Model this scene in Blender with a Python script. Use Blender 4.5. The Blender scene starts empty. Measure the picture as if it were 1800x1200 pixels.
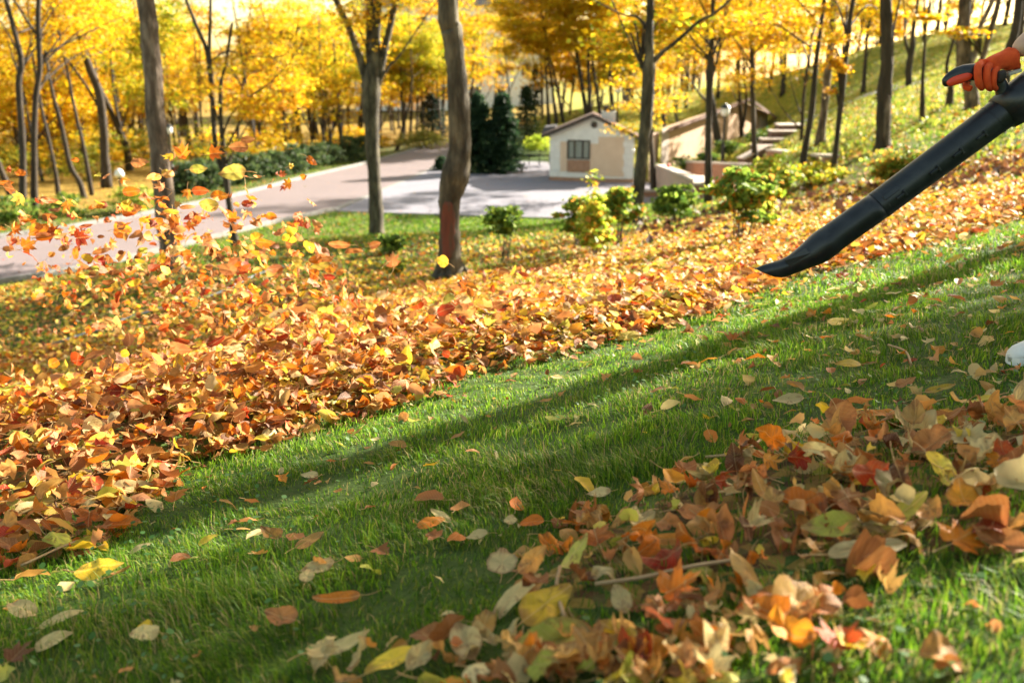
import bpy, math, random
import numpy as np
from mathutils import Vector, Matrix
R_ = math.radians
rng = np.random.default_rng(7)
random.seed(7)
sc = bpy.context.scene
COL = sc.collection
CAMZ = 6.1
F = 1750.0
PITCH = math.atan(470/F)
CP, SP = math.cos(PITCH), math.sin(PITCH)

# ---------------------------------------------------------------- layout helpers (photo pixel -> world point)
def ray(px, py):
    u = (px-900)/F; v = (600-py)/F
    return np.array([u, CP+SP*v, -SP+CP*v])
def at(px, py, Y):
    d = ray(px, py); t = Y/d[1]
    return np.array([d[0]*t, Y, CAMZ+d[2]*t])
def proj(p):
    x, y, z = p[..., 0], p[..., 1], p[..., 2]-CAMZ
    dep = y*CP - z*SP; up = y*SP + z*CP
    dep = np.where(np.abs(dep) < 1e-6, 1e-6, dep)
    return 900+F*x/dep, 600-F*up/dep, dep
def pxm(Y, py=600):            # metres per photo pixel for something at depth Y
    d = ray(900, py); return (Y/d[1])/F

# ---------------------------------------------------------------- terrain: thin-plate surface through surveyed points
def near(x, y):
    return CAMZ-0.75-0.135*y+0.18*x*np.exp(-np.maximum(0, -x)/8)
A = []
for x, y in [(-1, 1), (0, 1.2), (1, 1.2), (-2, 3), (0, 3), (1.5, 3), (2.6, 3.2), (0, 6), (-3, 6), (3, 6), (-8, -4), (0, -3), (8, 0), (0, -14), (14, -8), (-14, -10), (5.5, 9)]:
    A.append((x, y, near(x, y)))
def anc(px, py, Y): A.append(tuple(at(px, py, Y)))
for a in [(790, 487, 13), (300, 474, 15), (662, 415, 21), (1118, 395, 24), (1246, 357, 30), (1407, 307, 27), (1465, 307, 29), (1553, 262, 24),
          (1622, 214, 28), (1668, 187, 31), (1712, 190, 30), (1442, 253, 33), (0, 690, 10.5), (450, 442, 22), (1200, 350, 42), (1300, 300, 45), (1340, 266, 45),
          (1400, 218, 52), (1345, 228, 85), (1300, 150, 105), (1400, 155, 85), (1600, 147, 62), (1200, 172, 95), (1100, 212, 84), (1800, 320, 13), (1500, 345, 20), (1780, 200, 26)]:
    anc(*a)
LOTZ = 0.0
for p in [(-8, 47, 0), (0, 46, 0), (5, 46, 0), (-8, 65, 0), (0, 65, 0), (8.5, 61, 0), (5, 75, 0), (-5, 90, 0), (-16, 30, 0), (-14, 42, 0), (-22, 42, 0), (-30, 40, -.3), (-20, 22, .3),
          (-40, 60, -.5), (-15, 75, 0), (-60, 30, -1), (-100, 100, -1), (0, 150, 0), (-80, 200, 0), (40, 200, 5), (100, 200, 8), (60, 60, 10), (90, 20, 16), (40, 20, 9), (25, 10, 6.5), (60, -30, 12), (-40, -20, 4), (-40, 8, 1.2)]:
    A.append(p)
A = np.array(A, float)
def tps_u(r2): return 0.5*r2*np.log(np.maximum(r2, 1e-12))
_n = len(A)
_K = tps_u(((A[:, None, :2]-A[None, :, :2])**2).sum(-1)) + np.eye(_n)*3.0
_P = np.c_[np.ones(_n), A[:, :2]]
_M = np.block([[_K, _P], [_P.T, np.zeros((3, 3))]])
_w = np.linalg.solve(_M, np.r_[A[:, 2], 0, 0, 0])
def tps(x, y):
    x = np.asarray(x, float); y = np.asarray(y, float)
    out = _w[_n]+_w[_n+1]*x+_w[_n+2]*y
    for i in range(_n):
        out = out+_w[i]*tps_u((x-A[i, 0])**2+(y-A[i, 1])**2)
    return out
# paved ground is flat: road polygon + parking polygon
def onz(px, py, z=0.0):
    d = ray(px, py); t = (z-CAMZ)/d[2]
    return np.array([d[0]*t, d[1]*t])
ROAD_NEAR = [onz(*p) for p in [(-500, 640), (0, 497), (160, 470), (330, 430), (480, 392), (590, 369), (680, 333), (790, 285), (830, 268)]]
ROAD_FAR = [onz(*p) for p in [(-500, 505), (0, 420), (130, 402), (250, 380), (400, 350), (540, 313), (640, 290), (720, 268), (790, 247)]]
LOT = [onz(*p) for p in [(590, 371), (720, 376), (850, 380), (985, 384), (1150, 372), (1190, 350), (1175, 325), (1120, 318), (960, 285), (915, 284), (880, 300), (830, 306), (770, 296), (790, 284), (680, 333)]]
ROADP = np.array(ROAD_NEAR+ROAD_FAR[::-1]); LOTP = np.array(LOT)
def sdist(poly, x, y):           # signed distance to polygon (negative inside), vectorised
    x = np.asarray(x, float); y = np.asarray(y, float)
    d = np.full(x.shape, 1e9); ins = np.zeros(x.shape, bool)
    n = len(poly)
    for i in range(n):
        ax, ay = poly[i]; bx, by = poly[(i+1) % n]
        ex, ey = bx-ax, by-ay
        t = np.clip(((x-ax)*ex+(y-ay)*ey)/(ex*ex+ey*ey+1e-12), 0, 1)
        d = np.minimum(d, np.hypot(x-ax-t*ex, y-ay-t*ey))
        c = ((ay > y) != (by > y)) & (x < (bx-ax)*(y-ay)/((by-ay) if abs(by-ay) > 1e-9 else 1e-9)+ax)
        ins ^= c
    return np.where(ins, -d, d)
def sdline(pts, x, y):           # signed distance to an open polyline, + on the left (far) side
    x = np.asarray(x, float); y = np.asarray(y, float)
    d = np.full(x.shape, 1e9); s = np.ones(x.shape)
    for i in range(len(pts)-1):
        ax, ay = pts[i]; bx, by = pts[i+1]; ex, ey = bx-ax, by-ay
        t = np.clip(((x-ax)*ex+(y-ay)*ey)/(ex*ex+ey*ey), 0, 1)
        dd = np.hypot(x-ax-t*ex, y-ay-t*ey); cr = ex*(y-ay)-ey*(x-ax)
        m = dd < d; d = np.where(m, dd, d); s = np.where(m, np.sign(cr), s)
    return d*s
def smooth(t): t = np.clip(t, 0, 1); return t*t*(3-2*t)
def base_h(x, y):
    z = tps(x, y)
    m = np.minimum(sdist(ROADP, x, y), sdist(LOTP, x, y))
    # hill flattened to a floor far away
    k = smooth((m-0.35)/3.2)
    z = z*k + (-0.02)*(1-k)
    far = smooth((np.hypot(x, y)-150)/150)
    return z*(1-far)+0.0*far
def hit_f(px, py, f, t0=0.8, t1=220):
    d = ray(px, py); ts = np.concatenate([np.linspace(t0, 12, 180), np.linspace(12.1, t1, 700)])
    X = d[0]*ts; Y = d[1]*ts; Z = CAMZ+d[2]*ts
    g = Z-f(X, Y); i = np.argmax(g < 0)
    if g[i] >= 0: i = len(ts)-1
    if i > 0 and g[i] < 0:
        a, b = ts[i-1], ts[i]; t = a+(b-a)*g[i-1]/(g[i-1]-g[i])
    else: t = ts[i]
    return np.array([d[0]*t, d[1]*t, CAMZ+d[2]*t])
EDGE_PX = [(-300, 1060), (0, 1010), (150, 985), (250, 905), (330, 830), (480, 787), (620, 745), (780, 700), (850, 662), (1000, 628), (1150, 590), (1290, 545), (1400, 492), (1560, 455), (1800, 388), (2300, 250)]
EDGE = [hit_f(px, py, base_h)[:2] for px, py in EDGE_PX]
HEAP_PX = [(880, 1110), (900, 1040), (930, 990), (975, 955), (1120, 880), (1270, 820), (1430, 758), (1640, 745), (2000, 740), (2100, 960), (1800, 985), (1500, 1010), (1330, 1050), (1200, 1090), (1020, 1120)]
HEAP = np.array([hit_f(px, py, base_h)[:2] for px, py in HEAP_PX])
MOUND = [hit_f(px, py, base_h)[:2] for px, py in [(-200, 900), (150, 810), (420, 720), (620, 670), (760, 640), (900, 600), (1100, 560)]]
def pile(x, y):                  # height of heaped leaves over the soil
    e = sdline(EDGE, x, y)
    m = np.abs(sdline(MOUND, x, y))
    left = smooth((1.8-np.asarray(x, float))/2.2)
    h = 0.16*left*np.exp(-(m/0.75)**2) + 0.05*smooth(e/0.4)*smooth((22-np.asarray(y, float))/8)
    h = h*smooth((e+0.05)/0.35)
    hp = sdist(HEAP, x, y)
    return h+0.035*smooth((-hp+0.03)/0.2)
def ground_h(x, y): return base_h(x, y)+pile(x, y)*0.75
def hit(px, py): return hit_f(px, py, ground_h)

# ---------------------------------------------------------------- object helpers
def tag(o, label=None, cat=None, group=None, kind=None):
    if label: o['label'] = label
    if cat: o['category'] = cat
    if group: o['group'] = group
    if kind: o['kind'] = kind
    return o
def empty(name, loc=(0, 0, 0), label=None, cat=None, group=None, kind=None):
    o = bpy.data.objects.new(name, None); COL.objects.link(o)
    o.empty_display_size = 0.1; o.location = Vector([float(c) for c in loc])
    return tag(o, label, cat, group, kind)
def link(name, me, mat=None, parent=None):
    o = bpy.data.objects.new(name, me); COL.objects.link(o)
    if mat is not None and len(me.materials) == 0:
        me.materials.append(mat)
    if parent is not None:
        o.parent = parent
    return o
def np_mesh(name, V, Fc, col=None, uv=None, smooth_=False):
    """V (N,3); Fc a (M,k) int array or a list of such arrays"""
    V = np.asarray(V, np.float32)
    Fs = Fc if isinstance(Fc, list) else [Fc]
    Fs = [np.asarray(f, np.int32) for f in Fs if len(f)]
    me = bpy.data.meshes.new(name)
    me.vertices.add(len(V)); me.vertices.foreach_set('co', V.ravel())
    loops = np.concatenate([f.ravel() for f in Fs]); tot = np.concatenate([np.full(len(f), f.shape[1], np.int32) for f in Fs])
    start = np.concatenate([[0], np.cumsum(tot)[:-1]]).astype(np.int32)
    me.loops.add(len(loops)); me.loops.foreach_set('vertex_index', loops.astype(np.int32))
    me.polygons.add(len(tot)); me.polygons.foreach_set('loop_start', start)
    me.update(calc_edges=True)
    if smooth_: me.polygons.foreach_set('use_smooth', np.ones(len(tot), bool))
    if col is not None:
        c = np.ones((len(V), 4), np.float32); c[:, :3] = col
        a = me.color_attributes.new('Col', 'FLOAT_COLOR', 'POINT'); a.data.foreach_set('color', c.ravel())
    if uv is not None:
        l = me.uv_layers.new(name='UVMap'); l.data.foreach_set('uv', np.asarray(uv, np.float32)[loops].ravel())
    return me
class MB:
    """collects boxes, tubes and quads; build() links them as one mesh object"""
    def __init__(s): s.v = []; s.f = []; s.n = 0
    def add(s, vs, fs):
        s.v.extend([tuple(map(float, v)) for v in vs]); s.f.extend([tuple(i+s.n for i in f) for f in fs]); s.n += len(vs)
    def box(s, o, ax, ay, az, b=0.0):
        """box from corner o with edge vectors ax, ay, az"""
        o, ax, ay, az = [np.array(q, float) for q in (o, ax, ay, az)]
        vs = [o, o+ax, o+ax+ay, o+ay, o+az, o+ax+az, o+ax+ay+az, o+ay+az]
        s.add(vs, [(0, 3, 2, 1), (4, 5, 6, 7), (0, 1, 5, 4), (1, 2, 6, 5), (2, 3, 7, 6), (3, 0, 4, 7)])
    def tube(s, pts, rad, seg=8, cap=True, jit=0.0, squash=1.0):
        pts = np.array(pts, float); k = len(pts)
        rad = np.broadcast_to(np.array(rad, float), (k,))
        T = np.gradient(pts, axis=0); T /= np.linalg.norm(T, axis=1)[:, None]+1e-12
        ref = np.array([1.0, 0, 0]) if abs(T[0][0]) < .8 else np.array([0, 1.0, 0])
        vs = []
        for i in range(k):
            n1 = ref-T[i]*np.dot(ref, T[i]); n1 /= np.linalg.norm(n1); ref = n1
            n2 = np.cross(T[i], n1)
            for j in range(seg):
                a = 2*math.pi*j/seg; r = rad[i]*(1+(random.uniform(-jit, jit) if jit else 0))
                vs.append(pts[i]+n1*math.cos(a)*r+n2*math.sin(a)*r*squash)
        fs = [(i*seg+j, i*seg+(j+1) % seg, (i+1)*seg+(j+1) % seg, (i+1)*seg+j) for i in range(k-1) for j in range(seg)]
        if cap: fs += [tuple(range(seg))[::-1], tuple((k-1)*seg+j for j in range(seg))]
        s.add(vs, fs)
    def prism(s, poly, d):
        """poly: list of 3D points (planar), extruded by vector d"""
        poly = [np.array(p, float) for p in poly]; d = np.array(d, float); n = len(poly)
        s.add(poly+[p+d for p in poly], [tuple(range(n))[::-1], tuple(range(n, 2*n))]+[(i, (i+1) % n, n+(i+1) % n, n+i) for i in range(n)])
    def lathe(s, c, prof, seg=16):
        """prof: list of (radius, z)"""
        vs = []; k = len(prof)
        for r, z in prof:
            for j in range(seg):
                a = 2*math.pi*j/seg; vs.append((c[0]+r*math.cos(a), c[1]+r*math.sin(a), c[2]+z))
        fs = [(i*seg+j, i*seg+(j+1) % seg, (i+1)*seg+(j+1) % seg, (i+1)*seg+j) for i in range(k-1) for j in range(seg)]
        fs += [tuple(range(seg))[::-1], tuple((k-1)*seg+j for j in range(seg))]
        s.add(vs, fs)
    def build(s, name, mat, parent=None, smooth_=False, bevel=0.0, origin=None):
        me = bpy.data.meshes.new(name)
        org = np.zeros(3)
        if parent is not None: org = np.array(parent.matrix_world.translation if parent.parent else parent.location)
        if parent is not None and parent.parent is not None:
            org = np.array(parent.location)+np.array(parent.parent.location)
        if origin is not None: org = np.array(origin, float)
        me.from_pydata([(v[0]-org[0], v[1]-org[1], v[2]-org[2]) for v in s.v], [], s.f); me.update()
        if smooth_: me.polygons.foreach_set('use_smooth', [True]*len(me.polygons))
        o = link(name, me, mat, parent)
        if origin is not None and parent is None: o.location = Vector(org)
        if bevel:
            m = o.modifiers.new('bevel', 'BEVEL'); m.width = bevel; m.segments = 2; m.limit_method = 'ANGLE'
        return o

# ---------------------------------------------------------------- materials
def newmat(name):
    m = bpy.data.materials.new(name); m.use_nodes = True
    nt = m.node_tree; nt.nodes.clear()
    out = nt.nodes.new('ShaderNodeOutputMaterial')
    return m, nt, out
def N(nt, t, **kw):
    n = nt.nodes.new(t)
    for k, v in kw.items():
        if k in n.inputs: n.inputs[k].default_value = v
        else: setattr(n, k, v)
    return n
def ramp(nt, fac, stops):
    r = nt.nodes.new('ShaderNodeValToRGB'); nt.links.new(fac, r.inputs[0])
    el = r.color_ramp.elements
    while len(el) < len(stops): el.new(0.5)
    for e, (p, c) in zip(el, stops): e.position = p; e.color = (*c, 1)
    return r.outputs[0]
def noise(nt, scale, detail=4, rough=.6, vec=None, dist=0):
    n = nt.nodes.new('ShaderNodeTexNoise'); n.inputs['Scale'].default_value = scale; n.inputs['Detail'].default_value = detail
    n.inputs['Roughness'].default_value = rough; n.inputs['Distortion'].default_value = dist
    if vec is None: vec = nt.nodes.new('ShaderNodeTexCoord').outputs['Object']
    nt.links.new(vec, n.inputs['Vector']); return n.outputs['Fac']
def mixc(nt, fac, a, b, mode='MIX'):
    m = nt.nodes.new('ShaderNodeMix'); m.data_type = 'RGBA'; m.blend_type = mode
    for s, v in ((m.inputs[0], fac), (m.inputs[6], a), (m.inputs[7], b)):
        if hasattr(v, 'node'): nt.links.new(v, s)
        elif isinstance(v, tuple): s.default_value = (*v, 1)
        else: s.default_value = v
    return m.outputs[2]
def mathn(nt, op, a, b=0.0, c=0.0):
    m = nt.nodes.new('ShaderNodeMath'); m.operation = op
    for s, v in zip(m.inputs, (a, b, c)):
        if hasattr(v, 'node'): nt.links.new(v, s)
        else: s.default_value = v
    return m.outputs[0]
def pbr(name, stops, scale=3, rough=.8, bump=.3, bscale=None, metal=0, detail=6, spec=.5, stretch=None, dist=0.02, coat=0):
    m, nt, out = newmat(name)
    co = nt.nodes.new('ShaderNodeTexCoord').outputs['Object']
    if stretch:
        mp = nt.nodes.new('ShaderNodeMapping'); mp.inputs['Scale'].default_value = stretch; nt.links.new(co, mp.inputs[0]); co = mp.outputs[0]
    f = noise(nt, scale, detail, .62, co)
    c = ramp(nt, f, stops) if len(stops) > 1 else None
    b = N(nt, 'ShaderNodeBsdfPrincipled'); b.inputs['Roughness'].default_value = rough; b.inputs['Metallic'].default_value = metal
    b.inputs['Specular IOR Level'].default_value = spec; b.inputs['Coat Weight'].default_value = coat
    if c is not None: nt.links.new(c, b.inputs['Base Color'])
    else: b.inputs['Base Color'].default_value = (*stops[0][1], 1)
    if bump:
        bn = nt.nodes.new('ShaderNodeBump'); bn.inputs['Strength'].default_value = bump; bn.inputs['Distance'].default_value = dist
        nt.links.new(noise(nt, bscale or scale*5, 5, .6, co), bn.inputs['Height']); nt.links.new(bn.outputs[0], b.inputs['Normal'])
    nt.links.new(b.outputs[0], out.inputs[0]); return m
def leafmat(name, trans=.45, rough=.55, veins=False, sat_noise=6.0, spec=.35, blotch=True):
    """leaf surface: colour attribute 'Col' with mottling, part of the light comes through the blade"""
    m, nt, out = newmat(name)
    at_ = nt.nodes.new('ShaderNodeAttribute'); at_.attribute_name = 'Col'
    c = at_.outputs['Color']
    co = nt.nodes.new('ShaderNodeTexCoord')
    if blotch:
        f = noise(nt, sat_noise, 5, .65, co.outputs['Object'])
        c = mixc(nt, mathn(nt, 'MULTIPLY', mathn(nt, 'GREATER_THAN', f, .61), .5), c, (.16, .06, .02))
        g = noise(nt, sat_noise*.4, 3, .5, co.outputs['Object'])
        hs = nt.nodes.new('ShaderNodeHueSaturation'); hs.inputs['Saturation'].default_value = 1.0
        nt.links.new(mathn(nt, 'MULTIPLY_ADD', g, .9, .55), hs.inputs['Value']); nt.links.new(mathn(nt, 'MULTIPLY_ADD', g, -.05, .525), hs.inputs['Hue'])
        nt.links.new(c, hs.inputs['Color']); c = hs.outputs[0]
    bh = None
    if veins:
        sep = nt.nodes.new('ShaderNodeSeparateXYZ'); nt.links.new(co.outputs['UV'], sep.inputs[0])
        ax = mathn(nt, 'ABSOLUTE', sep.outputs[0])
        mid = mathn(nt, 'LESS_THAN', ax, .022)
        ph = mathn(nt, 'FRACT', mathn(nt, 'MULTIPLY', mathn(nt, 'SUBTRACT', sep.outputs[1], mathn(nt, 'MULTIPLY', ax, .75)), 5.0))
        side = mathn(nt, 'LESS_THAN', ph, .09)
        v = mathn(nt, 'MAXIMUM', mathn(nt, 'MULTIPLY', mid, .7), mathn(nt, 'MULTIPLY', side, .38))
        c = mixc(nt, v, c, mixc(nt, .55, c, (.75, .5, .22)))
        bh = mathn(nt, 'ADD', v, mathn(nt, 'MULTIPLY', noise(nt, 14, 4, .6, co.outputs['UV']), 1.2))
    p = N(nt, 'ShaderNodeBsdfPrincipled'); p.inputs['Roughness'].default_value = rough; p.inputs['Specular IOR Level'].default_value = spec
    nt.links.new(c, p.inputs['Base Color'])
    t = nt.nodes.new('ShaderNodeBsdfTranslucent'); nt.links.new(c, t.inputs['Color'])
    if bh is not None:
        bn = nt.nodes.new('ShaderNodeBump'); bn.inputs['Strength'].default_value = .5; bn.inputs['Distance'].default_value = .003
        nt.links.new(bh, bn.inputs['Height']); nt.links.new(bn.outputs[0], p.inputs['Normal'])
    mx = nt.nodes.new('ShaderNodeMixShader'); mx.inputs[0].default_value = trans
    nt.links.new(p.outputs[0], mx.inputs[1]); nt.links.new(t.outputs[0], mx.inputs[2]); nt.links.new(mx.outputs[0], out.inputs[0])
    return m
M = {}
M['leaf'] = leafmat('leaf_blade', .35, .5, True, 22.0)
M['litter'] = leafmat('leaf_litter', .32, .6, False, 9.0)
M['foliage'] = leafmat('tree_foliage', .55, .55, False, .5, blotch=False)
M['grass'] = leafmat('grass_blade', .5, .48, False, 2.0, spec=.25, blotch=False)
M['bark_grey'] = pbr('bark_grey', [(.36, (.03, .02, .014)), (.5, (.11, .08, .06)), (.64, (.24, .19, .15))], 7, .9, 1.0, 22, stretch=(1, 1, .28), dist=.03)
M['bark_dark'] = pbr('bark_dark', [(.3, (.018, .013, .009)), (.55, (.045, .033, .022)), (.75, (.085, .065, .045))], 6, .9, .8, 20, stretch=(1, 1, .25), dist=.03)
M['bark_green'] = pbr('bark_greenish', [(.36, (.018, .014, .009)), (.5, (.06, .05, .034)), (.64, (.14, .12, .08))], 6, .9, 1.0, 20, stretch=(1, 1, .3), dist=.03)
M['bark_red'] = pbr('bark_stripped', [(.3, (.07, .022, .014)), (.5, (.13, .035, .02)), (.65, (.07, .045, .03))], 8, .85, .7, 24, stretch=(1, 1, .2), dist=.02)
# ---------------------------------------------------------------- setting: the ground as one sheet
def grid_axis(lo, hi, c, d0, g):
    a = [c]; s = d0
    while a[-1] < hi: a.append(a[-1]+s); s = min(s*g, 25)
    b = [c]; s = d0
    while b[-1] > lo: b.append(b[-1]-s); s = min(s*g, 25)
    return np.array(sorted(set(b[1:]+a)))
gx = grid_axis(-600, 600, 0.3, .045, 1.017); gy = grid_axis(-200, 900, 2.6, .04, 1.0145)
GX, GY = np.meshgrid(gx, gy); fx, fy = GX.ravel(), GY.ravel()
GZ = ground_h(fx, fy)
def leafiness(x, y):
    """0 = swept lawn, 1 = full leaf litter"""
    e = sdline(EDGE, x, y)
    a = smooth((e+.03)/.3)
    u = -x*.32+y                                   # distance down the slope
    # farther down the slope the lawn thins out of leaves
    fade = 1-.4*smooth((u-11)/7)*smooth((7-x)/6)
    fade = fade*(1-.85*smooth((y-13.5)/5)*smooth((5.5-x)/4)*smooth((x+7)/4))
    hill = 1-.85*smooth((x-7.2)/3)*smooth((y-19)/5)
    a = a*fade*hill*(1-.3*smooth((np.asarray(y, float)-6.5)/3))
    hp = sdist(HEAP, x, y)
    return np.maximum(a, smooth((-hp+.05)/.2)*.95)
nx, ny = len(gx), len(gy)
ii = np.arange(nx*ny).reshape(ny, nx)
FQ = np.stack([ii[:-1, :-1].ravel(), ii[:-1, 1:].ravel(), ii[1:, 1:].ravel(), ii[1:, :-1].ravel()], 1)
lf = leafiness(fx, fy)
roadd = np.minimum(sdist(ROADP, fx, fy), sdist(LOTP, fx, fy))
hillm = smooth((fx-8+0.12*(fy-25))/4)*smooth((fy-20)/6)        # mown bank beyond the stairs
wood = smooth((-fx-17.0-(fy-30)*.02)/3)*smooth((fy-28)/6)
wood = wood*smooth((sdline(ROAD_FAR, fx, fy)-2.2)/2.0)
wood = np.maximum(wood, smooth((fy-92)/10)*smooth((8-fx)/6))
me = np_mesh('ground', np.c_[fx, fy, GZ], FQ, col=np.c_[lf, hillm, wood], smooth_=True)
m, nt, out = newmat('lawn_soil_litter')
a = nt.nodes.new('ShaderNodeAttribute'); a.attribute_name = 'Col'; sp = nt.nodes.new('ShaderNodeSeparateColor'); nt.links.new(a.outputs['Color'], sp.inputs[0])
co = nt.nodes.new('ShaderNodeTexCoord').outputs['Object']
g1 = ramp(nt, noise(nt, 1.3, 6, .7, co), [(.3, (.028, .06, .01)), (.5, (.05, .1, .014)), (.7, (.085, .14, .022))])
g1 = mixc(nt, mathn(nt, 'MULTIPLY', noise(nt, 40, 3, .6, co), .6), g1, (.03, .035, .012))
hg = ramp(nt, noise(nt, .7, 7, .7, co), [(.3, (.14, .16, .02)), (.5, (.28, .26, .03)), (.7, (.44, .34, .04))])
vo = nt.nodes.new('ShaderNodeTexVoronoi'); vo.inputs['Scale'].default_value = 30; nt.links.new(co, vo.inputs['Vector'])
vs = nt.nodes.new('ShaderNodeSeparateColor'); nt.links.new(vo.outputs['Color'], vs.inputs[0])
lit = ramp(nt, vs.outputs[0], [(0, (.06, .035, .015)), (.3, (.14, .075, .025)), (.55, (.22, .13, .035)), (.8, (.28, .19, .04)), (1, (.08, .07, .025))])
nz = noise(nt, 2.2, 7, .75, co)
th = mathn(nt, 'GREATER_THAN', mathn(nt, 'ADD', sp.outputs[0], mathn(nt, 'MULTIPLY', mathn(nt, 'SUBTRACT', vs.outputs[1], .5), .9)), .62)
c = mixc(nt, sp.outputs[1], g1, hg)
c = mixc(nt, th, c, lit)
wl = ramp(nt, vs.outputs[2], [(0, (.16, .07, .015)), (.5, (.3, .18, .03)), (1, (.4, .28, .04))])
c = mixc(nt, mathn(nt, 'MULTIPLY', sp.outputs[2], .85), c, wl)
b = N(nt, 'ShaderNodeBsdfPrincipled'); b.inputs['Roughness'].default_value = .9; b.inputs['Specular IOR Level'].default_value = .2
nt.links.new(c, b.inputs['Base Color'])
bn = nt.nodes.new('ShaderNodeBump'); bn.inputs['Strength'].default_value = .7; bn.inputs['Distance'].default_value = .05
nt.links.new(noise(nt, 18, 6, .7, co), bn.inputs['Height']); nt.links.new(bn.outputs[0], b.inputs['Normal'])
nt.links.new(b.outputs[0], out.inputs[0]); M['ground'] = m
tag(link('ground', me, m), kind='structure')

# ---------------------------------------------------------------- road and parking area (block paving), kerbs
def paver(name, c1, c2, c3, sc_=4.0, rot=.35):
    m, nt, out = newmat(name)
    co = nt.nodes.new('ShaderNodeTexCoord').outputs['Object']
    mp = nt.nodes.new('ShaderNodeMapping'); mp.inputs['Rotation'].default_value = (0, 0, rot); nt.links.new(co, mp.inputs[0])
    br = nt.nodes.new('ShaderNodeTexBrick'); br.inputs['Scale'].default_value = sc_; nt.links.new(mp.outputs[0], br.inputs['Vector'])
    br.inputs['Color1'].default_value = (*c1, 1); br.inputs['Color2'].default_value = (*c2, 1); br.inputs['Mortar'].default_value = (*c3, 1)
    br.inputs['Mortar Size'].default_value = .025
    c = mixc(nt, mathn(nt, 'MULTIPLY', noise(nt, .35, 6, .7, co), .55), br.outputs['Color'], tuple(x*.62 for x in c3))
    lf = mathn(nt, 'GREATER_THAN', noise(nt, 5, 5, .8, co), .68)
    c = mixc(nt, mathn(nt, 'MULTIPLY', lf, .6), c, (.45, .24, .06))
    b = N(nt, 'ShaderNodeBsdfPrincipled'); b.inputs['Roughness'].default_value = .72
    nt.links.new(c, b.inputs['Base Color'])
    bn = nt.nodes.new('ShaderNodeBump'); bn.inputs['Strength'].default_value = .3; bn.inputs['Distance'].default_value = .01
    nt.links.new(br.outputs['Fac'], bn.inputs['Height']); nt.links.new(bn.outputs[0], b.inputs['Normal'])
    nt.links.new(b.outputs[0], out.inputs[0]); return m
M['paver_pink'] = paver('pink_paver', (.25, .195, .205), (.21, .165, .175), (.15, .12, .125))
M['paver_grey'] = paver('grey_paver', (.28, .27, .33), (.25, .24, .3), (.19, .185, .22), rot=.1)
M['kerb'] = pbr('kerb_concrete', [(.3, (.16, .155, .15)), (.7, (.27, .265, .255))], 4, .85, .3)
def flat_poly(name, pts, z, mat):
    me = bpy.data.meshes.new(name); me.from_pydata([(p[0], p[1], z) for p in pts], [], [tuple(range(len(pts)))]); me.update()
    import bmesh
    bm = bmesh.new(); bm.from_mesh(me); bmesh.ops.triangulate(bm, faces=bm.faces); bmesh.ops.recalc_face_normals(bm, faces=bm.faces)
    if sum(f.normal.z for f in bm.faces) < 0: bmesh.ops.reverse_faces(bm, faces=bm.faces)
    bm.to_mesh(me); bm.free()
    return tag(link(name, me, mat), kind='structure')
flat_poly('parking_area', LOT, .012, M['paver_grey'])
flat_poly('road', list(ROADP), .022, M['paver_pink'])
def kerb(name, pts, w, h, z0=-.05):
    mb = MB(); pts = [np.array([p[0], p[1]], float) for p in pts]
    # cut into stones of about 1 m with fine joints
    for i in range(len(pts)-1):
        a, b_ = pts[i], pts[i+1]; L = np.linalg.norm(b_-a); n = max(1, int(L/1.0)); d = (b_-a)/L; nn = np.array([-d[1], d[0]])
        if L > 60: n = int(L/3)
        for k in range(n):
            p = a+d*(L*k/n+.008); q = d*(L/n-.016)
            mb.box((p[0], p[1], z0), (q[0], q[1], 0), (nn[0]*w, nn[1]*w, 0), (0, 0, h-z0+random.uniform(-.006, .006)))
    return tag(mb.build(name, M['kerb'], bevel=.015), kind='structure')
kerb('kerb', ROAD_FAR, .22, .17)
kerb('kerb', [p-np.array([0, .25]) for p in ROAD_NEAR[:6]], .16, .14)
kerb('kerb', [p for p in ROAD_NEAR[5:8]], .3, .028)      # flush strip between road and parking
kerb('kerb', [p+np.array([0, -.12]) for p in LOT[:4]], .12, .05)
# the foot path climbing the bank past the stairs
pp = [(1395, 222), (1450, 200), (1500, 178), (1545, 160), (1600, 152)]
def ribbon(name, px, half, lift, mat, f=ground_h):
    pts = [hit_f(a, b, f) for a, b in px]; P = []
    for i in range(len(pts)-1):
        for k in range(8): P.append(pts[i]+(pts[i+1]-pts[i])*k/8)
    P.append(pts[-1]); P = np.array(P); T = np.gradient(P[:, :2], axis=0); T /= np.linalg.norm(T, axis=1)[:, None]
    vs = []; fs = []
    for i, p in enumerate(P):
        for s in np.linspace(-half, half, 5):
            q = p[:2]+np.array([-T[i][1], T[i][0]])*s; vs.append((q[0], q[1], float(f(q[0], q[1]))+lift))
    for i in range(len(P)-1):
        for j in range(4): a0 = i*5+j; fs.append((a0, a0+1, a0+6, a0+5))
    return tag(link(name, np_mesh(name, vs, np.array(fs), smooth_=True), mat), kind='structure')
ribbon('path', pp, .9, .06, M['paver_grey'])
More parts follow.
